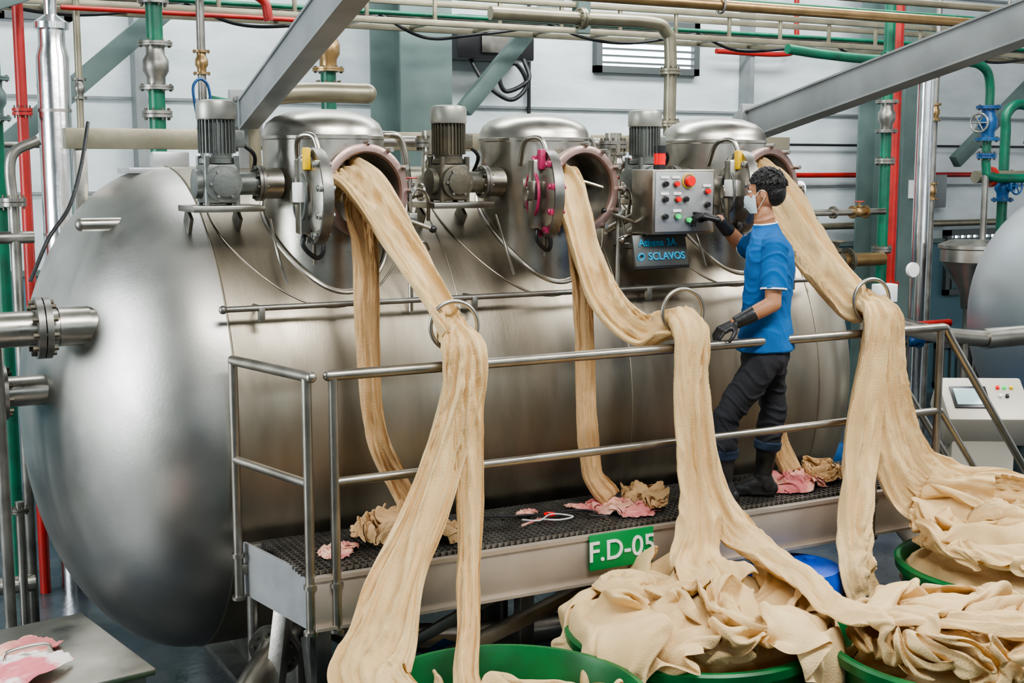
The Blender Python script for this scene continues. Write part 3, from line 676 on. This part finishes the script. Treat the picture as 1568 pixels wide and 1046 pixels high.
for p in (sA,sB): b.cyl(up(p,.86),up(p,ZT),.021,RAILM); b.cyl(up(p,.86),up(p,.875),.034,RAILM); b.cyl(up(p,1.06),up(p,1.08),.03,RAILM); b.beam(up(p,1.0),up(p,1.0)+V((.05,0,0)),.03,.05,RAILM)
for y in (5.14,5.78):
    b.tube([(5.36,y,ZT),(5.42,y,ZT-.01),(5.5,y,ZT-.12),(6.3,y,.86)],.022,RAILM,14,60)
    b.tube([(5.4,y,ZM),(5.5,y,ZM-.12),(6.25,y,.45)],.018,RAILM,14,40); b.cyl((6.25,y,0),(6.25,y,.93),.02,RAILM)
b.cyl((5.42,5.78,1.1),(5.42,5.78,ZT),.021,RAILM)
RXs=[2.455,3.68,4.89]
for xr in RXs:
    b.ring((xr,5.16,2.155),(.15,1,0),.108,.010,STL,56,10); b.cyl((xr-.0,5.14,1.99),(xr,5.16,2.05),.012,STL)
b.finish("guard_railing")
b=Bd(); b.box((3.315,5.118,1.035),(.36,.012,.175),SGNG,bev=.003); sg=b.finish("platform_sign")
text("F.D-05",(3.315,5.110,1.035),.138,WHT,sg,"sign_lettering",ext=.003)

# ------------------------------------------------------------------ bins and cloth
def bin_(x,y,r,h=.85,seed=0):
    b=Bd()
    b.lathe([(0,0),(r*.80,0),(r*.82,.02),(r*.97,h-.07),(r*1.0,h-.06),(r*1.03,h-.05),(r*1.04,h-.01),(r*1.02,h),(r*.985,h),(r*.965,h-.03),(r*.79,.04),(0,.03)],(x,y,0),(0,0,1),GRN,72)
    for z in (.25,.5): b.ring((x,y,z),(0,0,1),r*(.82+.15*z/(h-.07)),.01,GRN,60,6)
    return b.finish("green_laundry_bin")
BA=(2.2,4.2,.55);BB=(3.3,4.5,.55);BC=(4.2,3.8,.57);BDn=(5.3,4.5,.57)
for q in (BA,BB,BC,BDn): bin_(*q)
def strands(B,cx,cy,R,zf,seed,nst,hw=.075,mat=CLO):
    rng=random.Random(seed)
    for q in range(nst):
        a=rng.random()*6.28; rr=R*.6*math.sqrt(rng.random()); x=cx+rr*math.cos(a); y=cy+rr*math.sin(a)
        hd=rng.random()*6.28; cur=rng.uniform(-1.2,1.2); pts=[]; st=R*.24
        for i in range(6):
            r_=math.hypot(x-cx,y-cy)/R
            pts.append((x,y,zf(r_)+rng.uniform(-.02,.03)-(.09 if i in(0,5) else 0)))
            x2=x+st*math.cos(hd); y2=y+st*math.sin(hd)
            if math.hypot(x2-cx,y2-cy)>R*.84: hd+=2.0 if cur>0 else -2.0; x2=x+st*math.cos(hd)*.7; y2=y+st*math.sin(hd)*.7
            x,y=x2,y2; hd+=cur*.8+rng.uniform(-.35,.35)
        w=hw*rng.uniform(.8,1.3)
        B.cloth(pts,[w*.6,w,w*1.15,w,w*.6],.020,mat,None,3.4,.022,seed*100+q,nc=60,wr=.006,crump=.020,edge=.3)

X=(1,0,0)
b=Bd()
xt,xr=TX[0],RXs[0]
b.cloth([(xt,6.08,2.72),(xt-.03,5.90,2.79),(xt-.01,5.74,2.73),(xt+.07,5.47,2.47),(xt+.14,5.28,2.24),(xr,5.17,2.10)],[.12,.11,.105,.09,.08,.07],[.045,.04,.035,.03],CLO,[(1,0,.5),(1,0,.4),(1,.1,.3),(1,0,.2)],3.2,.026,1)
b.cloth([(xt+.02,5.9,2.68),(xt-.02,5.78,2.60),(xt-.03,5.70,2.4),(xt-.05,5.64,2.0),(2.25,5.60,1.6),(2.36,5.55,1.32),(2.42,5.5,1.18)],[.08,.07,.06,.055,.055,.05,.06],.018,CLO2,X,2.5,.018,2)
b.cloth([(xr-.01,5.20,2.13),(2.45,5.09,2.06),(2.42,5.06,1.85),(2.29,4.99,1.55),(2.09,4.85,1.25),(1.90,4.66,1.02),(1.78,4.53,.90),(1.84,4.36,.78)],[.06,.09,.09,.095,.105,.135,.16,.15],[.035,.025,.014,.012,.012],CLO,[X,X,(1,-.1,0),(.95,-.3,0),(.9,-.5,0)],3.2,[.018,.026,.03,.034,.036],3)
b.cloth([(xr+.02,5.20,2.12),(2.49,5.085,2.05),(2.46,5.05,1.85),(2.43,4.98,1.55),(2.36,4.84,1.22),(2.25,4.62,1.0),(2.14,4.42,.86),(2.12,4.25,.74)],[.06,.07,.075,.065,.05,.045,.05,.08],[.03,.025,.016,.012],CLO,X,2.6,[.015,.022,.024,.022],4)
put(b,SIM_IN,(BA[0]+.05,BA[1]-.04,-.21),1.2,CLO,1.0,.88); b.wad((BA[0],BA[1],.47),.42,.42,.17,CLO,11,100,50,.05)
b.finish("cloth_rope",fixn=False)
b=Bd(); xt,xr=TX[1],RXs[1]
b.cloth([(xt-.02,6.08,2.72),(xt-.06,5.92,2.78),(xt-.09,5.78,2.73),(3.40,5.62,2.42),(3.47,5.5,2.17),(3.585,5.32,2.03),(xr,5.17,2.09)],[.10,.09,.085,.08,.09,.095,.07],[.04,.035,.03,.025,.03],CLO,[(1,0,.5),(1,0,.3),(1,.1,.3),(.9,-.3,.5),(.7,-.2,.8)],3.4,.028,11)
b.cloth([(xt,5.9,2.68),(xt-.05,5.78,2.55),(xt-.06,5.70,2.3),(xt-.06,5.66,1.95),(xt-.07,5.62,1.6),(xt-.08,5.55,1.3),(3.48,5.5,1.17)],[.07,.06,.055,.05,.05,.05,.06],.018,CLO2,X,2.5,.018,12)
b.cloth([(xr-.01,5.20,2.12),(3.66,5.09,2.05),(3.63,5.06,1.80),(3.62,4.99,1.42),(3.57,4.88,1.14),(3.50,4.76,1.02),(3.44,4.5,1.0)],[.06,.08,.08,.085,.11,.14,.17],[.035,.025,.014,.012],CLO,X,3.2,[.018,.026,.03,.034],13)
b.cloth([(xr+.02,5.20,2.12),(3.70,5.075,2.05),(3.69,5.04,1.80),(3.70,4.97,1.42),(3.77,4.86,1.15),(3.81,4.65,1.04),(3.80,4.35,1.00),(3.76,4.08,.96),(3.82,3.85,1.00),(3.97,3.62,1.02),(4.2,3.5,1.0)],[.05,.06,.065,.08,.09,.10,.10,.10,.09,.1,.1],[.03,.02,.014,.012],CLO,[X,X,X,(.8,-.5,0),(.9,.3,0),(.9,.1,0),(.5,.6,.2),(.4,.8,.1)],2.8,[.016,.022,.026,.03],14)
put(b,SIM_OVER,(BB[0]+.02,BB[1],0),2.6,CLO,1.0,.92); b.wad((BB[0],BB[1],.70),.46,.46,.18,CLO,12,100,50,.05)
strands(b,BB[0],BB[1],.5,lambda r:1.02-.10*r*r,41,3)
b.finish("cloth_rope",fixn=False)
b=Bd(); xt,xr=TX[2],RXs[2]
b.cloth([(xt,6.08,2.72),(xt-.03,5.90,2.79),(xt+.0,5.74,2.69),(xt+.08,5.47,2.34),(xt+.15,5.28,2.15),(xr,5.17,2.10)],[.12,.11,.105,.11,.10,.07],[.04,.035,.03,.03],CLO,[(1,0,.5),(1,0,.4),(1,.1,.3),(1,0,.5)],3.8,.028,21)
b.cloth([(xt,5.9,2.68),(xt-.05,5.74,2.5),(xt-.1,5.7,2.2),(xt-.1,5.66,1.8),(xt-.08,5.6,1.4),(4.66,5.5,1.18)],[.07,.06,.055,.05,.05,.06],.018,CLO2,X,2.5,.018,22)
b.cloth([(xr-.02,5.20,2.12),(4.85,5.09,2.05),(4.78,5.07,1.72),(4.69,5.02,1.32),(4.60,4.93,1.0),(4.55,4.84,.82),(4.58,4.8,.70)],[.06,.085,.09,.10,.10,.11,.12],[.035,.025,.014,.012],CLO,X,3.0,[.018,.026,.03,.03],23)
b.cloth([(xr+.02,5.20,2.12),(4.93,5.085,2.05),(4.96,5.06,1.70),(5.06,4.99,1.32),(5.22,4.85,1.14),(5.42,4.70,1.12),(5.6,4.5,1.10)],[.055,.08,.09,.12,.16,.16,.12],[.03,.018,.012,.012],CLO,[X,X,X,(.8,-.3,.5),(.5,-.5,.7)],3.0,[.018,.026,.034,.034],24)
b.cloth([(4.90,5.10,2.0),(4.88,5.07,1.7),(4.93,5.03,1.35),(5.02,4.95,1.12),(5.17,4.78,1.08),(5.3,4.65,1.08)],[.05,.07,.09,.13,.18,.2],.012,CLO,[X,X,(.9,-.2,.3),(.6,-.4,.6)],2.6,[.018,.022,.03,.03],25)
put(b,SIM_IN,(BDn[0],BDn[1],.08),3.9,CLO,1.0,1.06); b.wad((BDn[0],BDn[1],.74),.50,.50,.22,CLO,13,100,50,.05)
strands(b,BDn[0],BDn[1],.52,lambda r:1.12-.16*r*r,42,4)
b.finish("cloth_rope",fixn=False)
b=Bd(); put(b,SIM_IN,(BC[0],BC[1],-.02),5.4,CLO,1.0,1.0); b.wad((BC[0],BC[1],.66),.46,.46,.18,CLO,14,100,50,.05)
strands(b,BC[0],BC[1],.5,lambda r:.99-.10*r*r,43,3); b.finish("cloth_heap",fixn=False)
def rag(x,y,R,h,seed,mat,nm="cloth_scrap",z=1.125,src=None):
    b=Bd(); src=src or SIM_OVER; k=R/.62
    vs=[]
    for v in src[0]:
        zz=(v.z-.80)*k*h; 
        vs.append(V((v.x*k*1.15,v.y*k*.8,max(zz,-.0)+ (0 if zz>0 else .006*noise.noise(v*9)+.004))))
    put(b,(vs,src[1]),(x,y,z+.006),seed*1.3,mat)
    b.finish(nm,fixn=False)
rag(2.26,5.44,.21,1.6,31,CLO2,src=SIM_IN); rag(2.40,5.40,.15,1.5,36,CLO2); rag(1.99,5.40,.09,.8,32,PNKC)
rag(3.50,5.42,.14,.9,33,PNKC); rag(3.66,5.44,.17,1.4,35,CLO2,src=SIM_IN)
rag(4.60,5.42,.17,1.0,34,PNKC); rag(4.86,5.46,.18,1.3,37,CLO2,src=SIM_IN)
rag(3.05,5.58,.05,.8,39,PNKC); rag(3.33,5.56,.05,.8,40,PNKC)
b=Bd()
b.tube([(3.02,5.42,1.145),(3.1,5.34,1.15),(3.2,5.38,1.145),(3.12,5.45,1.15),(3.0,5.36,1.155),(2.95,5.44,1.145)],.004,WHT,8,60)
b.tube([(3.2,5.50,1.14),(3.3,5.46,1.145),(3.35,5.4,1.14),(3.28,5.36,1.145),(3.36,5.32,1.14)],.006,BLKP,8,60); b.tube([(2.8,5.6,1.14),(2.95,5.52,1.145),(3.1,5.50,1.14),(3.2,5.48,1.14)],.006,BLKP,8,60)
b.ring((3.12,5.47,1.145),(0,0,1),.025,.005,RED,20,6); b.cyl((2.9,5.35,1.145),(3.03,5.40,1.15),.006,PNKC); b.finish("cord_and_scissors")
b=Bd(); b.lathe([(0,0),(.23,0),(.24,.02),(.24,.26),(.25,.28),(.24,.30),(.24,.55),(.25,.57),(.24,.59),(.24,.78),(.225,.81),(.225,.82),(.18,.83),(0,.835)],(4.33,5.05,0),(0,0,1),BLUD,48); b.cyl((4.43,5.05,.83),(4.43,5.05,.85),.03,BLUD); b.finish("blue_drum")

b=Bd(); Rt=Matrix.Rotation(math.radians(10),3,'Z'); tc=V((.36,5.28,0))
b.box(tc+V((0,0,.885)),(1.3,.82,.03),STL,Rt,.006); b.box(tc+V((0,0,.84)),(1.24,.76,.07),STLD,Rt)
for dx in (-.58,.58):
    for dy in (-.35,.35): p=tc+Rt@V((dx,dy,0)); b.cyl(p,p+V((0,0,.84)),.025,STLD)
b.box(tc+V((0,0,.3)),(1.15,.68,.02),STLD,Rt)
for off in ((.25,-.12),(.08,.2)):
    p=tc+Rt@V((off[0],off[1],.9)); d=Rt@V((.09,.0,0)); b.tube([p-d,p-d+V((0,0,.06)),p-d*.7+V((0,0,.09)),p+d*.7+V((0,0,.09)),p+d+V((0,0,.06)),p+d],.008,STL,10,40)
b.finish("steel_work_table")
b=Bd()
for q,(dx,dy,m_) in enumerate(((0,0,WHC),(.05,.12,PNKC),(-.08,-.02,WHC),(.06,-.12,WHC))):
    pts=[(.42+dx,5.12+dy,.915+.012*q),(.50+dx,5.2+dy,.925+.012*q),(.60+dx,5.27+dy,.925+.012*q),(.68+dx,5.36+dy,.912+.01*q)]
    b.cloth(pts,[.08,.10,.10,.09],.005,m_,None,2.2,.008,400+q,crump=.006,edge=.2)
b.finish("folded_rags",fixn=False)

# ------------------------------------------------------------------ worker
RR=V((.8829,-.4695,0)); FF=V((.4695,.8829,0)); P0=V((4.190,5.290,0))
def P(r,d,z): return P0+RR*r+FF*d+V((0,0,1.13+(z-1.13)*1.012))
prims=[]
B1=Bd()
def seg(lab,a,c,r0,r1,flat=False):
    prims.append((lab,V(a),V(c),r0,r1,flat))
    if flat: B1.cyl(a,c,r0,SKIN,r1,28)
    else: B1.cap(a,c,r0,r1,SKIN,20)
def loft(lab,secs):
    vs=[];fs=[];n=36
    for c,u,w in secs:
        for j in range(n):
            t=2*math.pi*j/n; ct,st=math.cos(t),math.sin(t)
            vs.append(V(c)+u*math.copysign(abs(ct)**.85,ct)+w*math.copysign(abs(st)**.85,st))
    for i in range(len(secs)-1):
        for j in range(n):
            k=(j+1)%n; fs.append((i*n+j,i*n+k,(i+1)*n+k,(i+1)*n+j))
    fs.append(tuple(reversed(range(n)))); fs.append(tuple(range((len(secs)-1)*n,len(secs)*n)))
    B1.add(vs,fs,SKIN)
    for i in range(len(secs)-1):
        prims.append((lab,V(secs[i][0]),V(secs[i+1][0]),(secs[i][1].length+secs[i][2].length)/2*1.15,(secs[i+1][1].length+secs[i+1][2].length)/2*1.15,False))
fd=(-RR*.90+FF*.42).normalized(); sd=V((-fd.y,fd.x,0))
def sec(r,d,z,wid,dep,tw=0):
    s_=(sd*math.cos(tw)+fd*math.sin(tw)); f_=(fd*math.cos(tw)-sd*math.sin(tw))
    return (P(r,d,z),s_*wid,f_*dep)
loft('trou',[sec(.085,0,1.79,.13,.10),sec(.085,0,1.87,.152,.112),sec(.085,0,1.96,.145,.108)])
loft('shirt',[sec(.084,0,1.915,.176,.140),sec(.082,0,1.98,.164,.130),sec(.083,0,2.08,.150,.116),sec(.09,0,2.20,.160,.118),sec(.095,0,2.31,.180,.120,-.05),sec(.097,0,2.39,.190,.113,-.08),sec(.090,0,2.45,.168,.094,-.08),sec(.080,0,2.495,.115,.076,-.08),sec(.073,0,2.53,.064,.062)])
HEM=P(0,0,1.915).z
seg('skin',P(.072,0,2.48),P(.058,0,2.60),.052,.048)
LS=P(.085,-.170,2.435); LE=P(.075,-.210,2.165); LW=P(-.110,-.215,2.070)
seg('shirt',P(.09,-.10,2.45),LS,.062,.062); seg('shirt',LS,LS.lerp(LE,.3),.063,.062); seg('shirt',LS.lerp(LE,.1),LS.lerp(LE,.74),.062,.064,True)
seg('skin',LS.lerp(LE,.4),LE,.045,.040); seg('skin',LE,LE.lerp(LW,.35),.041,.040); seg('skin',LE.lerp(LW,.35),LW,.040,.028)
seg('glove',LE.lerp(LW,.50),LW,.041,.032,True)
RS=P(.10,.160,2.45); RE=P(.025,.36,2.40); RW=P(-.125,.260,2.555)
seg('shirt',P(.095,.08,2.45),RS,.062,.062); seg('shirt',RS,RS.lerp(RE,.4),.063,.060); seg('shirt',RS.lerp(RE,.2),RS.lerp(RE,.85),.062,.062,True)
seg('skin',RS.lerp(RE,.4),RE,.045,.040); seg('skin',RE,RE.lerp(RW,.35),.041,.040); seg('skin',RE.lerp(RW,.35),RW,.040,.028)
seg('glove',RE.lerp(RW,.62),RW,.041,.032,True)
def hand(w,d,n,curls,thumb=1,th_out=.8):
    d=V(d).normalized(); n=(V(n)-d*V(n).dot(d)).normalized(); s_=d.cross(n).normalized()*thumb
    for o in (-.024,-.008,.008,.024): seg('glove',w+s_*o*.7+d*.005,w+d*.082+s_*o*1.25,.016,.0135)
    L=[(.031,.042,.026,.021),(.0105,.047,.030,.022),(-.0105,.043,.028,.021),(-.031,.034,.021,.018)]
    for (o,a1,a2,a3),cu in zip(L,curls):
        p=w+d*.085+s_*o; dd=(d+s_*o*4.5).normalized(); ang=0; r=.0095
        for ln,c in zip((a1,a2,a3),cu):
            ang+=c; q=p+(dd*math.cos(ang)+n*math.sin(ang))*ln
            seg('glove',p,q,r,r*.93); p=q; r*=.93
    p=w+d*.022+s_*.030; e=(d*.62+s_*th_out+n*.35).normalized(); q=p+e*.042; seg('glove',w+d*.01+s_*.012,q,.016,.0125)
    e2=(d*.85+s_*.35+n*.45).normalized(); q2=q+e2*.030; seg('glove',q,q2,.0115,.0105); seg('glove',q2,q2+(d+n*.5).normalized()*.024,.0105,.009)
tip=V((4.065,5.69,2.61)); dR=(tip-RW).normalized()
hand(RW,dR+V((0,0,.05)),V((-.25,.35,-.9)),[(.1,.15,.1),(.35,.5,.4),(.5,.7,.5),(.55,.8,.5)],thumb=-1)
dL=(RR*-.84+FF*-.30+V((0,0,-.38))).normalized()
hand(LW,dL,V((-.25,.15,-.95)),[(.45,.55,.4),(.5,.6,.4),(.55,.65,.4),(.6,.7,.45)],thumb=1)
HL=P(.075,-.075,1.87); KL=P(-.125,-.085,1.575); AL=P(-.125,-.060,1.23)
HR=P(.11,.085,1.87); KR=P(.150,.085,1.60); AR=P(.105,.09,1.23)
for Hh,K,A in ((HL,KL,AL),(HR,KR,AR)):
    seg('trou',Hh,Hh.lerp(K,.5),.092,.080); seg('trou',Hh.lerp(K,.5),K,.080,.064); seg('trou',K,K.lerp(A,.5),.064,.063)
    seg('cuff',K.lerp(A,.50),K.lerp(A,.60),.066,.068,True)
    seg('boot',K.lerp(A,.52),K.lerp(A,.95),.056,.046); seg('boot',K.lerp(A,.57),K.lerp(A,.62),.0,.062,True)
def foot(A,dirv):
    d=V(dirv).normalized(); z=V((0,0,1.130)); g=V((A.x,A.y,0))
    seg('boot',A,g+z+V((0,0,.055))-d*.02,.048,.048)
    seg('boot',g+z-d*.045+V((0,0,.040)),g+z+d*.13+V((0,0,.036)),.038,.033)
    seg('boot',g+z+V((0,0,.075)),g+z+d*.10+V((0,0,.045)),.046,.035)
    seg('boot',g+z+d*.08+V((0,0,.036)),g+z+d*.16+V((0,0,.033)),.042,.031)
    side=V((-d.y,d.x,0))
    for o in (-.018,.018): seg('boot',g+z-d*.05+side*o+V((0,0,.018)),g+z+d*.17+side*o+V((0,0,.018)),.017,.017)
foot(AL,-RR*.95+FF*.30); foot(AR,-RR*.95+FF*.10)
hf=(-RR*.93+FF*.38).normalized(); hs=V((-hf.y,hf.x,0)); HZ=V((0,0,1)); hc=P(.062,0,2.705)
hf=(hf+HZ*-.08).normalized(); hu=hs.cross(hf)*-1 if hs.cross(hf).z<0 else hs.cross(hf)
HS=.93
def H(f,s_,u): return hc+(hf*f+hs*s_+hu*u)*HS
Rh=Matrix((hf,hs,hu)).transposed()
def hell(lab,f,s_,u,rf,rs,ru):
    rf*=HS;rs*=HS;ru*=HS
    B1.ell(H(f,s_,u),rf,rs,ru,SKIN,Rh,24,16); prims.append((lab,H(f,s_,u),H(f,s_,u+.0001),min(rf,rs,ru),min(rf,rs,ru),False))
hell('skin',-.008,0,.022,.093,.074,.085); hell('skin',.028,0,-.035,.062,.058,.070); hell('skin',.045,0,-.085,.035,.035,.026)
hell('skin',.0,-.0,-.02,.075,.066,.07)
hell('skin',.088,0,-.012,.014,.010,.020); hell('skin',.096,0,-.024,.012,.012,.010)
hell('skin',.075,.0,.022,.018,.050,.010)
for s_ in (-1,1): hell('skin',-.005,s_*.076,-.010,.018,.008,.030); hell('skin',.050,s_*.040,-.02,.03,.02,.025)
me=B1.mesh("tmp"); tmp=bpy.data.objects.new("tmp",me); COL.objects.link(tmp)
md=tmp.modifiers.new("r",'REMESH'); md.mode='VOXEL'; md.voxel_size=.0042; md.use_smooth_shade=True
ms=tmp.modifiers.new("s",'SMOOTH'); ms.factor=.5; ms.iterations=3
dg=bpy.context.evaluated_depsgraph_get(); bm_me=bpy.data.meshes.new_from_object(tmp.evaluated_get(dg))
bpy.data.objects.remove(tmp)
nv=len(bm_me.vertices); Vc=np.empty(nv*3); bm_me.vertices.foreach_get("co",Vc); Vc=Vc.reshape(-1,3)
labs=['skin','shirt','trou','glove','boot','cuff']; matsP=[SKIN,SHRT,TROU,BLKR,BLKR,CUFF]
def classify(pts):
    best=np.full(len(pts),1e9); lab=np.zeros(len(pts),int)
    pri={'skin':.0,'shirt':-.004,'glove':-.004,'cuff':-.006,'boot':0,'trou':0}
    for l,a,c,r0,r1,fl_ in prims:
        a=np.array(a);c=np.array(c); d=c-a; tr_=((pts-a)@d)/max(d@d,1e-9); t=np.clip(tr_,0,1)
        ds=np.linalg.norm(pts-(a+t[:,None]*d),axis=1)-(r0+(r1-r0)*t)+pri[l]
        if fl_: ds=ds+np.where((tr_>1.03)|(tr_<-.03),.05,0)
        k=ds<best; best[k]=ds[k]; lab[k]=labs.index(l)
    lab[(lab==1)&(pts[:,2]<HEM-.004)]=2
    core=np.linalg.norm(pts[:,:2]-np.array(P(.085,0,0))[:2],axis=1)<.19
    lab[(lab==2)&(pts[:,2]>HEM+.002)&core]=1
    return lab
vl=classify(Vc)
bm_me.update(); nr_=np.empty(nv*3); bm_me.vertices.foreach_get("normal",nr_); nr_=nr_.reshape(-1,3)
for i in range(nv):
    if vl[i] in (1,2):
        p=Vc[i]; q=nz(p[0]*11,p[1]*11,p[2]*8)
        wz=p[2]+nz(p[0]*5,p[1]*5,p[2]*3)*.12+(p[0]-4.2)*.45
        q2=nz(p[0]*6+3,p[1]*6,wz*12); q3=nz(p[0]*9,p[1]*9+7,wz*26)
        fol=max(0,1-abs(q2)*4)+.3*max(0,1-abs(q3)*4)
        Vc[i]=p+nr_[i]*(.006*q+(.009 if vl[i]==2 else .0055)*fol)
bm_me.vertices.foreach_set("co",Vc.ravel())
npoly=len(bm_me.polygons); Fc=np.empty(npoly*3); bm_me.polygons.foreach_get("center",Fc); Fc=Fc.reshape(-1,3)
fl=classify(Fc)
hz_=Fc[:,2]
fl[(hz_>P(0,0,2.530).z)&(fl==1)&(np.linalg.norm(Fc[:,:2]-np.array(P(.06,0,0))[:2],axis=1)<.085)]=0
bm_me.materials.clear()
for m in matsP: bm_me.materials.append(m)
bm_me.polygons.foreach_set("material_index",fl.astype(np.int32)); bm_me.polygons.foreach_set("use_smooth",[True]*npoly)
bm_me.update()
worker=bpy.data.objects.new("factory_worker",bm_me); COL.objects.link(worker)
b=Bd(); rng=random.Random(4)
b.ell(H(-.020,0,.036),.099*HS,.085*HS,.089*HS,HAIR,Rh,28,18); b.ell(H(-.052,0,-.005),.062*HS,.074*HS,.078*HS,HAIR,Rh,24,14)
for i in range(620):
    t=rng.uniform(0,2*math.pi); ph=rng.uniform(0,1.45)
    f,s_,u=math.sin(ph)*math.cos(t),math.sin(ph)*math.sin(t),math.cos(ph)
    if f>.75 and u<.5: continue
    p=H(-.020+.094*f,.081*s_,.036+.085*u); o=(hf*f+hs*s_+hu*u)
    flow=hf*.55+hs*(s_*.5+rng.uniform(-.25,.25))-hu*(.5*(1-u)+.1)
    flow=(flow-o*flow.dot(o)).normalized()
    q=p+o*rng.uniform(.004,.013)+flow*rng.uniform(.020,.034)
    b.cap(p,q,.0055,.0012,HAIR,6)
me=b.mesh("t"); t_=bpy.data.objects.new("t",me); COL.objects.link(t_)
md=t_.modifiers.new("r",'REMESH'); md.mode='VOXEL'; md.voxel_size=.0023
dg=bpy.context.evaluated_depsgraph_get(); hm=bpy.data.meshes.new_from_object(t_.evaluated_get(dg)); bpy.data.objects.remove(t_)
bmh=bmesh.new(); bmh.from_mesh(hm)
kill=[]
for v in bmh.verts:
    l=(v.co-hc)/HS; f=l.dot(hf); u=l.dot(hu)
    if (f>.035 and u<.045) or (f>-.028 and u<.0) : kill.append(v)
bmesh.ops.delete(bmh,geom=kill,context='VERTS'); bmh.to_mesh(hm); bmh.free()
hm.materials.clear(); hm.materials.append(HAIR); hm.polygons.foreach_set("use_smooth",[True]*len(hm.polygons))
ho=bpy.data.objects.new("hair",hm); COL.objects.link(ho); ho.parent=worker
b=Bd()
vs=[];fs=[];nu,nvv=24,14
for i in range(nvv+1):
    u=-.112+.100*i/nvv
    for j in range(nu+1):
        a=-1.25+2.5*j/nu; k=i/nvv
        rf=.090+.020*math.sin(math.pi*k)*math.cos(a)**2+.008*math.cos(a)**6*k; rs=.068+.004*math.sin(math.pi*k)
        vs.append(H(.012+rf*math.cos(a)*(.84+.16*k),rs*math.sin(a)*(.88+.12*k),u+.002*math.sin(i*2.6)))
for i in range(nvv):
    for j in range(nu): fs.append((i*(nu+1)+j,i*(nu+1)+j+1,(i+1)*(nu+1)+j+1,(i+1)*(nu+1)+j))
b.add(vs,fs,MASK)
for s_ in (-1,1):
    b.tube([H(.035,s_*.068,-.02),H(.01,s_*.080,.01),H(-.02,s_*.086,.0)],.0015,WHT,6)
    b.tube([H(.03,s_*.064,-.09),H(.0,s_*.078,-.05),H(-.02,s_*.084,-.02)],.0015,WHT,6)
    b.ell(H(.072,s_*.032,.006),.014,.014,.009,EYEW,Rh); b.ell(H(.083,s_*.032,.006),.006,.006,.0065,BLKP,Rh); b.ell(H(.081,s_*.033,.026),.006,.019,.004,HAIR,Rh)
b.finish("face_mask_and_eyes",worker)
b=Bd()
cN=P(.069,0,2.528)
def ringband(c,ax,R0,R1,h,mat):
    b.lathe([(R0-.004,-h/2),(R0+.002,-h/2),(R1+.002,h/2),(R1-.004,h/2)],c,ax,mat,36,False)
ringband(cN+V((0,0,-.004)),V((-.12,.03,1)),.076,.058,.045,SHRT); ringband(cN+V((0,0,.020)),V((-.12,.03,1)),.061,.058,.006,WHT)
for A,C,t in ((LS,LE,.74),(RS,RE,.85)):
    ringband(A.lerp(C,t-.005),C-A,.064,.064,.008,WHT)
for K,A in ((KL,AL),(KR,AR)): b.lathe([(.064,0),(.071,.006),(.073,.04),(.066,.046)],K.lerp(A,.60),K-A,CUFF,32,False)
b.finish("collar_and_hems",worker)

# ------------------------------------------------------------------ light
w=bpy.data.worlds.new("world"); sc.world=w; w.use_nodes=True
bg=w.node_tree.nodes["Background"]; bg.inputs[0].default_value=(.90,.95,1.0,1); bg.inputs[1].default_value=.75
def area(name,loc,target,sx,sy,power,col):
    l=bpy.data.lights.new(name,'AREA'); l.shape='RECTANGLE'; l.size=sx; l.size_y=sy; l.energy=power; l.color=col
    o=bpy.data.objects.new(name,l); COL.objects.link(o); o.location=loc
    o.rotation_euler=(V(target)-V(loc)).to_track_quat('-Z','Y').to_euler(); return o
area("skylight_front",(2.5,1.5,6.8),(3.2,5.5,1.2),5,1.4,540,(1,.985,.96))
area("skylight_right",(8,3.5,6.8),(6,6,1),4,2,490,(1,.985,.96))
area("skylight_back",(6,9.0,6.8),(6,11,1),9,1.5,700,(.94,.98,1))
area("left_opening",(-4.5,6.5,3.2),(2,6.5,1.5),3.0,4.0,400,(.90,.96,1))
sc.view_settings.view_transform='AgX'
try: sc.view_settings.look='AgX - Medium High Contrast'
except Exception as e: print(e)
sc.view_settings.exposure=.45
